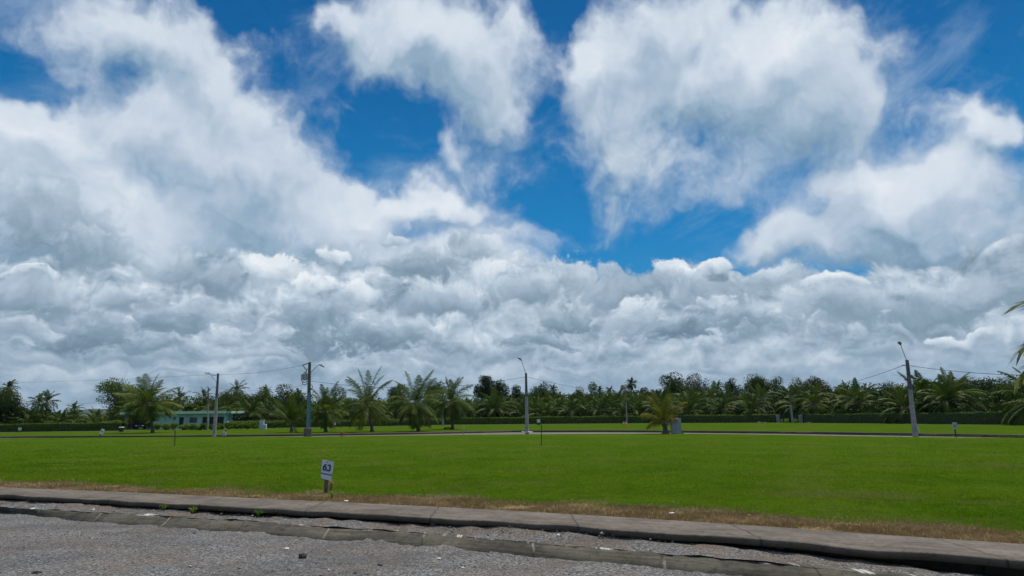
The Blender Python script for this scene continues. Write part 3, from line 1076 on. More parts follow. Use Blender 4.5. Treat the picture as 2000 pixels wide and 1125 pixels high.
def coconut_palm(label, base_px, centre_px, top_px, spread_px, seed, n=26, mat=None, wind=(0.04, 0), el_lo=-30, droop=70, dead=3, group='coconut palms along the street', r0=.17):
    B = gp(*base_px)
    Y = B.y
    Cn = at_depth(centre_px[0], centre_px[1], Y)
    s = 1 / pxm(Y)
    L = (centre_px[1] - top_px) * s * 1.04
    r = np.random.default_rng(seed)
    t = thing('coconut_palm', label, 'palm tree', B, 0, group)
    Cl = Cn - B
    link('trunk', palm_trunk_mesh((0, 0, 0), Cl, r0, r0 * 0.62, seed), t)
    Lr = spread_px * s * .84
    VF = frond_arrays(r, n, L, min(0.95, L * 0.24), 0.065, el_hi=88, el_lo=el_lo, droop=droop, pairs=60, wind=wind, old=0.36)
    # widen or narrow the crown to its true spread
    v = VF[0]
    ext = np.percentile(np.abs(v[:, 0]), 98)
    k = max(0.5, min(1.25, Lr / ext))
    v[:, 0] *= k; v[:, 1] *= k
    link('crown', soup('crown', VF, mat or M_COCO), t, Cl)
    if dead:
        fx = [(r.uniform(0, 6.28), math.radians(r.uniform(-55, -20)), L * r.uniform(.5, .75), math.radians(45)) for _ in range(dead)]
        link('dry_fronds', soup('dry_fronds', frond_arrays(r, dead, L, 0.6, 0.05, pairs=30, fixed=fx, ragged=0.3), M_DEADF), t, Cl + Vector((0, 0, -0.15)))
    return t


coconut_palm('tall leaning coconut palm in front of the green house', (298, 845.5), (288, 793), 736, 60, 101, 34, wind=(.06, 0))
coconut_palm('young coconut palm with a short trunk just left of the transformer pole', (569, 844.5), (569, 829), 765, 46, 102, 20, el_lo=5, droop=50, dead=1, wind=(.02, 0))
coconut_palm('coconut palm with a straight trunk just right of the transformer pole', (636, 844), (635, 806), 748, 44, 103, 26, el_lo=-20, wind=(.05, 0))
coconut_palm('tallest street palm, ragged upright fronds, right of the red hydrant', (727, 843.5), (716, 792), 710, 54, 104, 28, wind=(.03, 0))
coconut_palm('middle of the three big street palms, drooping yellowed lower fronds', (817, 842.5), (810, 790), 721, 60, 105, 30, wind=(.10, 0), el_lo=-45, dead=5)
coconut_palm('street palm with a fallen branch at its foot', (884, 838.5), (880, 786), 734, 48, 106, 27, wind=(.03, 0), el_lo=-40, dead=4)
coconut_palm('short bushy yellow-green palm beside the grey meter cabinet', (1300, 846.5), (1298, 829), 750, 46, 107, 15, mat=M_COCO_Y, el_lo=12, droop=68, dead=0, wind=(0, 0), r0=.24)


def near_palm():
    Y = 13.0
    cx, cy = 2268, 700
    Cn = at_depth(cx, cy, Y)
    B = Vector((Cn.x + .3, Y + .2, 0))
    t = thing('coconut_palm', 'near palm at the right edge of the lawn, only its frond tips in view', 'palm tree', B, 0, 'coconut palms along the street')
    Cl = Cn - B
    link('trunk', palm_trunk_mesh((0, 0, 0), Cl, .2, .15, 3), t)
    r = np.random.default_rng(8)
    s = Y / F_PX
    fx = []
    for k in range(20):
        fx.append((k * 2.4 + .3, math.radians(r.uniform(-10, 80)), 2.35, math.radians(60)))
    link('crown', soup('crown', frond_arrays(r, 20, 2.4, .6, .05, pairs=34, fixed=[(p, e, l * (0.62 if math.cos(p) < -0.2 else 1), d) for p, e, l, d in fx]), M_COCO_Y), t, Cl)
    def reach(tx, ty, el, phi):      # frond whose tip stood at this place
        q = at_depth(tx, ty, Y) - Cn
        best = None
        for dr in np.radians(np.arange(15, 130, 3)):
            t_ = np.linspace(0, 1, 40)
            e = el - dr * t_ ** 1.5
            hx, hz = np.cos(e).mean(), np.sin(e).mean()
            L_ = -q.x / (hx * abs(math.cos(phi)))
            err = abs(L_ * hz - q.z)
            if best is None or err < best[0]:
                best = (err, L_, dr)
        return (phi, el, best[1], best[2])
    fx = [reach(2014, 604, math.radians(60), math.pi + .10), reach(2034, 590, math.radians(66), math.pi - .22), reach(2012, 690, math.radians(40), math.pi + .02), reach(1996, 752, math.radians(20), math.pi - .08), reach(2020, 778, math.radians(8), math.pi + .15)]
    link('frond', soup('frond', frond_arrays(r, 5, 2.6, .58, .05, pairs=40, fixed=fx, twist=.15, forward=1.2, hang=(.05, .18), liftn=.12, tipf=.22), M_COCO_Y), t, Cl)
    return t


near_palm()

# ------------------------------------------------------------------ leafy crowns
def clump_leaves(r, centres, radii, per, size, flat=1.0):
    """leaf sized quads scattered over the skins of overlapping clumps"""
    V = []
    for c, R, n in zip(centres, radii, per):
        d = r.normal(size=(n, 3))
        d /= np.linalg.norm(d, axis=1)[:, None]
        rr = R * r.uniform(0.55, 1.08, n) ** 0.7
        p = np.asarray(c) + d * rr[:, None] * np.array([1, 1, flat])
        nrm = d + r.normal(size=(n, 3)) * 0.5
        nrm /= np.linalg.norm(nrm, axis=1)[:, None]
        a = np.cross(nrm, r.normal(size=(n, 3)))
        a /= np.linalg.norm(a, axis=1)[:, None]
        b = np.cross(nrm, a)
        s = size * r.uniform(.6, 1.35, n)[:, None]
        V.append(np.stack([p - a * s * .5, p + b * s * .32, p + a * s * .5, p - b * s * .32], 1))
    V = np.concatenate(V).reshape(-1, 3)
    return V, np.arange(len(V)).reshape(-1, 4)


M_TREE = [leafy('dark_leaves', (.022, .040, .007), (.048, .070, .013), trans=0.15, scale=0.35, rough=0.55),
          leafy('mid_green_leaves', (.036, .062, .008), (.074, .102, .016), (.095, .095, .024), trans=0.2, scale=0.35, rough=0.55),
          leafy('bright_leaves', (.065, .105, .010), (.145, .180, .024), trans=0.35, scale=0.6, rough=0.5),
          leafy('russet_leaves', (.050, .052, .022), (.105, .078, .040), trans=0.15, scale=0.4, rough=0.6)]
M_SHRUB = leafy('shrub_leaves', (.080, .140, .010), (.170, .230, .026), trans=0.35, scale=1.2, rough=0.5)
M_HEDGE = leafy('hedge_leaves', (.085, .150, .010), (.160, .235, .018), trans=0.35, scale=0.8, rough=0.5)
M_HCORE = plain('hedge_twigs', (.026, .040, .009), 0.9, var=0.3)


def broadleaf_mesh(seed, W, H, ht, mat, size=.34, clumps=22, flatc=.75, dens=1.0):
    """crown W wide and H tall whose middle is ht above ground; returns trunk and crown meshes"""
    r = np.random.default_rng(seed)
    rr = random.Random(seed)
    cs, rs, ps = [], [], []
    for i in range(clumps):
        while True:
            p = r.uniform(-1, 1, 3)
            q = np.linalg.norm(p)
            if .25 < q < 1 and p[2] > -.75:
                break
        c = p * np.array([W / 2, W / 2, H / 2]) * .78 + np.array([0, 0, ht])
        R = (0.17 + 0.13 * r.random()) * min(W, H * 1.4)
        cs.append(c); rs.append(R); ps.append(int(dens * 26 * (R / size) ** 2 * .26) + 40)
    V, Fq = clump_leaves(r, cs, rs, ps, size, flatc)
    # stretch the crown to its full width and height
    for ax, half, mid in ((0, W / 2, 0), (1, W / 2, 0), (2, H / 2, ht)):
        lo_, hi_ = np.percentile(V[:, ax], [.7, 99.3])
        a_, b_ = 2 * half / (hi_ - lo_), (hi_ + lo_) / 2
        V[:, ax] = (V[:, ax] - b_) * a_ + mid
        for c in cs:
            c[ax] = (c[ax] - b_) * a_ + mid
    crown = tri_mesh('crown', V, Fq, mat, 4)
    mb = MB()
    lean = r.uniform(-.4, .4, 2)
    fork = Vector((lean[0], lean[1], ht - H * .42))
    mb.tube([(0, 0, -.2), (lean[0] * .3, lean[1] * .3, fork.z * .5), fork], [W * .045 + .08, W * .034 + .05, W * .028 + .04], 8)
    for c in cs[:9]:
        e = Vector(c)
        mid = fork.lerp(e, .5) + Vector((rr.uniform(-.4, .4), rr.uniform(-.4, .4), .2))
        mb.tube([fork, mid, e], [W * .022 + .03, W * .012 + .03, .02], 5)
    return mb.mesh('trunk', M_BARK, True), crown


def put_tree(label, px, Y, top, halfw, cyy, seed, mat, group=None, **kw):
    """broadleaf tree whose crown top, half width and middle are given in photograph pixels"""
    s = Y / F_PX
    P = at_depth(px, cyy, Y)
    H = (cyy - top) * 2 * s
    W = halfw * 2 * s
    tr, cr = broadleaf_mesh(seed, W, H, P.z, mat, size=kw.pop('size', 0.0015 * Y), **kw)
    t = thing('broadleaf_tree', label, 'tree', (P.x, Y, 0), 0, group)
    link('trunk', tr, t)
    link('crown', cr, t)
    return t


TG = 'broadleaf trees rising behind the palms'
M0, M1, M2, M3 = M_TREE
for row_ in [
    ('big dark rounded tree at the left edge, behind the hedge', 2, 128, 762, 40, 800, M0, dict(clumps=26, dens=1.3)),
    ('light spreading tree with an open crown left of the house palm', 240, 150, 741, 42, 768, M2, dict(clumps=22, flatc=.5, dens=.55)),
    ('dark low tree below the light spreading crown, behind the carport', 250, 155, 768, 38, 792, M0, {}),
    ('leafy tree behind the right end of the green house', 452, 160, 764, 30, 790, M1, {}),
    ('mid green tree between the house pole and the transformer pole', 512, 165, 760, 30, 792, M1, {}),
    ('dark tree just left of the transformer pole', 548, 170, 752, 26, 786, M0, {}),
    ('broad mid green tree behind the short palm left of the transformer pole', 585, 150, 768, 26, 792, M1, {}),
    ('dark tree behind the palm right of the transformer pole', 660, 165, 758, 30, 790, M0, {}),
    ('tree filling the gap between the two tallest street palms', 770, 160, 757, 28, 788, M1, {}),
    ('tree between the middle and right big street palms', 850, 170, 748, 24, 782, M0, {}),
    ('tall flat-topped dark tree standing above the rest left of the middle lamp pole', 946, 190, 735, 20, 758, M0, dict(clumps=26, dens=1.3)),
    ('drooping right half of the tall dark clump left of the middle lamp pole', 975, 192, 744, 19, 768, M0, dict(clumps=20, dens=1.3)),
    ('small round dark tree directly left of the middle lamp pole', 1010, 195, 754, 16, 776, M0, dict(dens=1.3)),
    ('dark round tree directly right of the middle lamp pole', 1056, 195, 750, 20, 775, M0, dict(dens=1.3)),
    ('low dark tree on the skyline above the grey junction box', 1128, 200, 758, 17, 778, M0, {}),
    ('rounded mid green tree on the skyline left of the small lamp pole', 1160, 190, 749, 17, 774, M1, {}),
    ('reddish-leaved tree beside the small lamp pole', 1216, 185, 753, 14, 775, M3, dict(dens=.7)),
    ('small russet tree on the skyline left of the yellow-green palm', 1262, 190, 758, 11, 776, M3, dict(dens=.7)),
    ('large domed dark tree behind the yellow-green palm', 1316, 180, 733, 27, 768, M0, dict(clumps=30, dens=1.3)),
    ('speckled russet and green tree beside the large domed tree', 1362, 185, 732, 26, 766, M3, dict(clumps=24, dens=.75)),
    ('small dark tree right of the thin skyline palm', 1432, 195, 741, 17, 768, M0, {}),
    ('wide domed tree on the skyline above the long hedge', 1482, 180, 736, 32, 766, M1, dict(clumps=30, dens=1.2)),
    ('grey-green tree on the skyline left of the gateway', 1522, 185, 738, 18, 766, M0, {}),
    ('dark tree on the skyline above the stone gateway', 1556, 190, 741, 22, 768, M1, {}),
    ('olive tree with a rounded top right of the stone gateway', 1596, 175, 738, 27, 768, M3, dict(clumps=26, dens=1.1)),
    ('low green tree on the skyline halfway to the leaning lamp pole', 1660, 170, 751, 26, 778, M1, {}),
    ('bushy tree directly left of the leaning lamp pole', 1745, 150, 748, 26, 778, M1, {}),
    ('light green bushy tree directly right of the leaning lamp pole', 1806, 140, 742, 30, 774, M1, dict(clumps=26)),
    ('leafy tree on the skyline above the back of the grey road sign', 1880, 135, 741, 26, 772, M1, {}),
    ('leafy tree on the skyline near the right edge', 1955, 125, 741, 30, 772, M1, {}),
]:
    lb, px, Y, top, hw, cyy, mt, kw = row_
    put_tree(lb, px, Y, top, hw, cyy, int(px * 7 + Y), mt, TG, **kw)

# thin tall coconut palms on the skyline
def sky_palm(label, px, Y, cy, rad, seed, mat=None, ragged=0.1, n=22, wind=(0, 0)):
    s = Y / F_PX
    P = at_depth(px, cy, Y)
    t = thing('tall_palm', label, 'palm tree', (P.x, Y, 0), 0, 'tall thin palms on the skyline')
    link('trunk', palm_trunk_mesh((0, 0, 0), (0, 0, P.z), .16, .11, seed), t)
    r = np.random.default_rng(seed)
    VF = frond_arrays(r, n, rad * s, rad * s * .26, .13, pairs=22, ragged=ragged, el_lo=-50, droop=80, wind=wind)
    link('crown', soup('crown', VF, mat or M_OIL), t, (0, 0, P.z))
    return t


for a in [
    ('tall ragged palm with hanging dead fronds at the left edge', 17, 150, 757, 17, 201, M_OIL, .1, 24, (.25, 0)),
    ('lower dead palm head beside the ragged palm at the left edge', 17, 145, 767, 14, 202, M_DEADF, .2, 20),
    ('dark palm with a full crown between left edge and hill', 92, 140, 784, 24, 203),
    ('left neighbour of the dark full-crowned palm near the hill', 76, 142, 786, 20, 204),
    ('spiky palm head on the skyline just before the far hill', 145, 150, 800, 18, 205),
    ('tall palm above the green house roof, left of the street lamp pole', 352, 160, 779, 24, 206),
    ('palm head bending over the roof beside the lamp pole', 398, 165, 776, 22, 207),
    ('tallest palm between house and transformer pole', 463, 170, 762, 23, 208, M_OIL, .1, 24, (.08, 0)),
    ('slim palm left of the transformer pole', 520, 175, 766, 15, 209),
    ('palm head just behind the transformer pole', 583, 175, 772, 15, 210),
    ('palm head on the skyline left of the middle big street palm', 780, 170, 768, 18, 211),
    ('slim palm right of the dark round tree by the middle lamp pole', 1080, 190, 762, 14, 212),
    ('small palm on the skyline left of the star-shaped palm', 1171, 195, 763, 11, 213),
    ('tiny palm head low on the skyline left of the star-shaped palm', 1190, 195, 764, 11, 214),
    ('star-shaped palm standing clear above the skyline', 1233, 190, 749, 13, 215, M_OIL, .05, 26),
    ('narrow dark palm alone on the skyline between two domed trees', 1402, 190, 755, 14, 216, M_OIL, .1, 26),
]:
    sky_palm(*a)

# ------------------------------------------------------------------ oil palms behind the hedge
def oil_proto(seed, L):
    r = np.random.default_rng(seed)
    VF = frond_arrays(r, 24 + seed % 3 * 5, L, .80, .13, el_hi=86, el_lo=-34 + seed % 4 * 6, droop=82 + seed % 5 * 9, pairs=34, twist=.3, ragged=.02, liftn=.10)
    return soup('crown', VF, M_OIL)


OIL = [oil_proto(300 + k, 4.3) for k in range(10)]
TRUNKS = [palm_trunk_mesh((0, 0, 0), (0, 0, 1), .30, .24, k) for k in range(2)]
MARKS = [(-100, 'left edge'), (240, 'carport'), (421, 'house lamp pole'), (603, 'transformer pole'), (725, 'tallest street palm'), (882, 'palm with fallen branch'),
         (1029, 'middle lamp pole'), (1223, 'small lamp pole'), (1300, 'yellow-green palm'), (1542, 'stone gateway'), (1775, 'leaning lamp pole'), (2100, 'right edge')]


def zone(px):
    for (a, na), (b, nb) in zip(MARKS, MARKS[1:]):
        if px < b:
            return 'between %s and %s' % (na, nb), nb
    return 'at the right edge', ''


def px_of(P):
    q = R_CAM.transposed() @ (Vector(P) - Vector((0, 0, CAM_H)))
    return CX + F_PX * q.x / -q.z, CY - F_PX * q.y / -q.z


def oil_palms():
    rr = random.Random(44)
    spots = []
    for ri, off in enumerate((5.2, 9.5, 15, 21, 28, 36)):
        x = -95.0 + ri * 3
        while x < 78:
            xx = x + rr.uniform(-1.6, 1.6)
            y = float(hedge_line(xx)) + off + rr.uniform(-1.4, 1.4)
            px, _ = px_of((xx, y, 3))
            x += 5.0 if px > 900 else 7.5
            if px < -60 or px > 2080:
                continue
            if 215 < px < 460 and off < 14:
                continue          # the house stands here
            if 1516 < px < 1572 and off < 12:
                continue          # the drive behind the gateway
            spots.append((ri, px, xx, y))
    cells = {}
    for q in spots:
        cells.setdefault((q[0], zone(q[1])[0]), []).append(q)
    ordn = ['first', 'second', 'third', 'fourth', 'fifth', 'sixth', 'seventh', 'eighth', 'ninth', 'tenth', 'eleventh', 'twelfth']
    for (ri, zn), qs in cells.items():
        for k, (_, px, xx, y) in enumerate(sorted(qs, key=lambda q: q[1])):
            h = rr.uniform(1.35, 2.75) + ri * 0.24 + (0.2 if px > 1250 else 0)
            if px < 235: h -= 0.9
            sc_ = rr.uniform(.80, 1.10) * (1.0 if px > 880 else .85) * (.78 if 100 < px < 240 else 1)
            rown = ('front row', 'second row', 'third row', 'fourth row', 'fifth row', 'back row')[ri]
            lab = '%s oil palm, %s from left, %s' % (rown, ordn[min(k, 11)], zn) if len(qs) > 1 else '%s oil palm %s' % (rown, zn)
            t = thing('oil_palm', lab, 'palm tree', (xx, y, 0), rr.uniform(0, 6.28), 'oil palms behind the hedge')
            tr = link('trunk', TRUNKS[rr.randrange(2)], t)
            tr.scale = (1, 1, h)
            cr = link('crown', OIL[rr.randrange(10)], t, (0, 0, h))
            cr.scale = (sc_, sc_, sc_ * rr.uniform(.9, 1.15))
            cr.rotation_euler = (rr.uniform(-.14, .14), rr.uniform(-.14, .14), rr.uniform(0, 6.28))


oil_palms()


def undergrowth():
    r = np.random.default_rng(70)
    cs, rs, ps = [], [], []
    for i in range(2600):
        x = r.uniform(-110, 80)
        off = r.uniform(2.0, 44) ** 1.0
        px, _ = px_of((x, float(hedge_line(x)) + off, 1))
        if 225 < px < 455 and off < 17:
            continue
        R = r.uniform(.7, 1.6)
        z = r.uniform(.3, 2.0) + off * .065
        if 90 < px < 245:
            z *= .45
            R *= .7
        if 1512 < px < 1576 and off < 10:
            continue
        cs.append((x, float(hedge_line(x)) + off, z)); rs.append(R); ps.append(60)
    me = tri_mesh('undergrowth', *clump_leaves(r, cs, rs, ps, .42, .9), M_TREE[0], 4)
    tag(link('undergrowth', me), 'tangled undergrowth filling the gaps between the plantation palms', 'undergrowth', kind='stuff')
    # the wood further back, one dark mass
    cs, rs, ps = [], [], []
    for i in range(2900):
        x = r.uniform(-210, 190)
        y = r.uniform(205, 260)
        R = r.uniform(2.2, 4.0)
        low = 1.0 - 0.75 * math.exp(-((x / y + .615) / .075) ** 2)
        R *= .55 + .45 * low
        tall = 5.8 + 2.6 * min(1, max(0, (x / y - .15) * 4))
        cs.append((x, y, low * r.uniform(0.5, tall) + 1.0 * math.sin(x * .05) + .8 * math.sin(x * .13 + 1))); rs.append(R); ps.append(110)
    me = tri_mesh('wood', *clump_leaves(r, cs, rs, ps, .7, .8), M_TREE[0], 4)
    tag(link('far_wood', me), 'dark belt of trees closing the view behind the plantation', 'wood', kind='stuff')


undergrowth()

# ------------------------------------------------------------------ hedges
HX = np.linspace(-130, 59, 1500)
HPX = np.array([px_of((x, float(hedge_line(x)), .7))[0] for x in HX])


def on_hedge(px, off=0.0):
    x = float(np.interp(px, HPX, HX))
    return Vector((x, float(hedge_line(x)) + off, 0))


def hedge(label, px0, px1, h=1.36, w=1.1, seed=1):
    r = np.random.default_rng(seed)
    x0, x1 = np.interp([px0, px1], HPX, HX)
    n = max(8, int((x1 - x0) / .5))
    X = np.linspace(x0, x1, n)
    Y = hedge_line(X)
    o = np.array([(x0 + x1) / 2, float(hedge_line((x0 + x1) / 2)), 0])
    hh = h * (1 + .035 * snoise(X, X * 0, .4, seed) + .02 * snoise(X, X * 0, 1.7, seed + 1))
    t = thing('hedge', label, 'hedge', tuple(o), 0, 'clipped hedges along the plantation')
    ins = .10
    z0 = np.zeros(n)
    rows = [np.stack([X, Y + ins, z0], 1), np.stack([X, Y + ins, hh - ins], 1), np.stack([X, Y + w - ins, hh - ins], 1), np.stack([X, Y + w - ins, z0], 1)]
    rows = [q - o for q in rows]
    link('core', grid('core', rows, M_HCORE, smooth=False), t)
    L = x1 - x0
    per = h * 2 + w
    cnt = int(L * per * 62)
    u = r.uniform(x0, x1, cnt)
    s = r.uniform(0, per, cnt)
    s = s[np.argsort(r.random(cnt))]
    hU = np.interp(u, X, hh)
    yb = np.interp(u, X, Y)
    fr = s < h
    tp = (s >= h) & (s < h + w)
    z = np.where(fr, s / h * hU, np.where(tp, hU, (s - h - w) / h * hU))
    y = np.where(fr, 0, np.where(tp, s - h, w))
    nrm = np.stack([np.zeros(cnt), np.where(fr, -1, np.where(tp, 0, 1)), np.where(tp, 1.0, 0.25)], 1)
    jit = np.abs(r.normal(0, .05, cnt)) - .06
    P = np.stack([u, yb + y, z], 1) + nrm * jit[:, None]
    nn = nrm + r.normal(size=(cnt, 3)) * .7
    nn /= np.linalg.norm(nn, axis=1)[:, None]
    A = np.cross(nn, r.normal(size=(cnt, 3))); A /= np.linalg.norm(A, axis=1)[:, None]
    B = np.cross(nn, A)
    q = r.uniform(.10, .20, cnt)[:, None]
    V = np.stack([P - A * q * .5, P + B * q * .34, P + A * q * .5, P - B * q * .34], 1).reshape(-1, 3) - o
    link('leaves', tri_mesh('leaves', V, np.arange(len(V)).reshape(-1, 4), M_HEDGE, 4), t)
    return t


hedge('clipped hedge from the left edge to the shrubs beside the carport', -60, 236, 1.40, seed=1)
hedge('clipped hedge behind the street palms, from the cabinets to the tallest palm', 447, 745, 1.34, seed=2)
hedge('long clipped hedge from the street palms to the stone gateway', 747, 1519, 1.40, seed=3)
hedge('dark clipped hedge right of the stone gateway', 1571, 2060, 1.42, seed=4)


def shrub(label, px, py, hw, top, seed, mat=None, group='shrubs around the green house', name='shrub', size=.2):
    B = gp(px, py)
    s = B.y / F_PX
    r = np.random.default_rng(seed)
    H = (py - top) * s
    W = hw * s
    cs, rs, ps = [], [], []
    for i in range(9):
        a, q = r.uniform(0, 6.28), r.random() ** .5
        R = r.uniform(.30, .42) * min(H, W * 1.2)
        cs.append((math.cos(a) * q * W * .72, math.sin(a) * q * W * .6, r.uniform(R * .8, H - R * .9))); rs.append(R); ps.append(int(90 * R / size * .5) + 60)
    t = thing(name, label, 'shrub', B, 0, group)
    link('leaves', tri_mesh('leaves', *clump_leaves(r, cs, rs, ps, size, .95), mat or M_SHRUB, 4), t)
    mb = MB()
    for i in range(5):
        c = cs[i]
        mb.tube([(0, 0, -.05), (c[0] * .5, c[1] * .5, c[2] * .6), c], [.04, .03, .01], 5)
    mb.build('stems', M_BARK, t)
    return t


for i, a in enumerate([
    ('bright shrub at the end of the left hedge', 208, 841, 11, 823), ('tallest bright shrub left of the carport', 225, 841, 13, 820), ('shrub touching the left carport pillar', 241, 840.5, 8, 824),
    ('shrub behind the parked car, left part', 262, 836, 10, 822), ('shrub behind the parked car, right part', 279, 836, 8, 823),
    ('shrub between the parked car and the leaning palm', 291, 840, 8, 823), ('low shrub just right of the leaning palm trunk', 308, 840, 9, 827),
    ('low shrub against the blank green wall', 322, 840, 9, 828), ('rounder shrub left of the house door', 338, 840, 9, 825),
    ('low shrub just right of the house door', 359, 840, 9, 828), ('low shrub under the barred window', 377, 840, 10, 828), ('low shrub in front of the first porch opening', 394, 840, 9, 826),
    ('low shrub between the two poles by the porch', 412, 839.5, 9, 828), ('shrub just right of the lamp pole by the house', 430, 839, 9, 826),
    ('shrub beyond the right corner of the house', 447, 838.5, 9, 825), ('wide low shrub between house and cabinets, left', 464, 838.5, 10, 824),
    ('wide low shrub between house and cabinets, middle', 481, 838, 10, 824), ('wide low shrub left of the pale cabinet', 497, 838, 9, 824),
]):
    shrub(a[0], *a[1:], seed=500 + i)
shrub('rounded yellow-green shrub above the pale cabinet', 498, 834, 12, 797, 540, M_SHRUB, group='loose shrubs behind the hedge', size=.24)
shrub('pale leafy plant behind the hedge left of the tallest street palm', 700, 832, 12, 806, 541, M_TREE[2], group='loose shrubs behind the hedge')
shrub('pale leafy plant behind the hedge right of the tallest street palm', 745, 832, 13, 806, 542, M_TREE[2], group='loose shrubs behind the hedge')
shrub('bright bush above the hedge at the left, near the dark edge tree', 45, 839, 13, 812, 543, M_TREE[2], group='loose shrubs behind the hedge')
shrub('bright bush above the hedge, second from the left edge tree', 72, 839, 11, 815, 544, M_TREE[2], group='loose shrubs behind the hedge')
shrub('tall yellow-green bush behind the shrubs left of the carport', 222, 838, 18, 792, 545, M_TREE[2], group='loose shrubs behind the hedge', size=.3)

def papaya(label, px, py, cy, seed):
    B = gp(px, py)
    top = at_depth(px, cy, B.y)
    t = thing('papaya_tree', label, 'tree', B, 0, 'slender young trees by the house')
    mb = MB()
    mb.tube([(0, 0, -.1), (.05, 0, top.z * .5), (0, 0, top.z)], [.07, .055, .04], 7)
    mb.build('trunk', M_BARK, t)
    r = np.random.default_rng(seed)
    cs = [(math.cos(a) * .75, math.sin(a) * .75, top.z + r.uniform(-.35, .15)) for a in np.linspace(0, 6.28, 9)[:8]] + [(0, 0, top.z + .2)]
    link('crown', tri_mesh('crown', *clump_leaves(r, cs, [.36] * 9, [70] * 9, .3, .45), M_TREE[2], 4), t)


papaya('slender tree with an umbrella crown above the house roof, left of the barred window', 364, 836, 795, 601)
papaya('slender tree with an umbrella crown right beside the lamp pole by the house', 411, 836, 797, 602)
papaya('slender tree with a drooping crown beyond the right corner of the house', 446, 837, 798, 603)
# ------------------------------------------------------------------ the green house
M_WALL = plain('green_render', (.33, .54, .43), 0.85, var=.12, scale=1.5, bmp=.15)
M_FASCIA = plain('pale_green_fascia', (.38, .60, .49), 0.8, var=.12, scale=1.2)
M_ROOF = plain('roof_slab', (.16, .17, .16), 0.9, var=.3, scale=.8)
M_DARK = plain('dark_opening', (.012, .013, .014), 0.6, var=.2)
M_GLASS = plain('dark_glass', (.015, .022, .026), 0.12, var=.2, spec=.6)
M_FRAME = plain('window_frame', (.30, .34, .33), 0.5)
M_METAL = plain('galvanised_steel', (.30, .31, .33), 0.45, metal=.6, var=.2, scale=9)
M_WHITE = plain('white_panel', (.70, .72, .76), 0.5, var=.06)
M_GREYP = plain('grey_panel', (.34, .35, .37), 0.6, var=.15)
M_WOOD = plain('weathered_wood', (.115, .085, .062), 0.9, var=.4, scale=14, bmp=.5)
M_BLACK = plain('black_metal', (.02, .02, .022), 0.5)
M_CABLE = plain('black_cable', (.018, .018, .020), 0.6)
M_RUST = plain('rusty_steel', (.035, .022, .018), 0.85, var=.4, scale=18)
M_CONC = plain('pole_concrete', (.27, .262, .25), 0.85, var=.25, scale=3, bmp=.3)
M_CONC_D = plain('pole_concrete_stained', (.115, .100, .105), 0.85, var=.3, scale=3, bmp=.3)
M_BLOCK = plain('base_block', (.125, .105, .090), 0.9, var=.3, scale=4, bmp=.4)
M_STEEL = plain('blue_grey_steel', (.135, .185, .220), 0.5, metal=.2, var=.15)
M_TEAL = plain('teal_conduit', (.02, .16, .16), 0.5)
M_STONE = plain('field_stone', (.20, .175, .14), 0.9, var=.45, scale=7, bmp=.6)


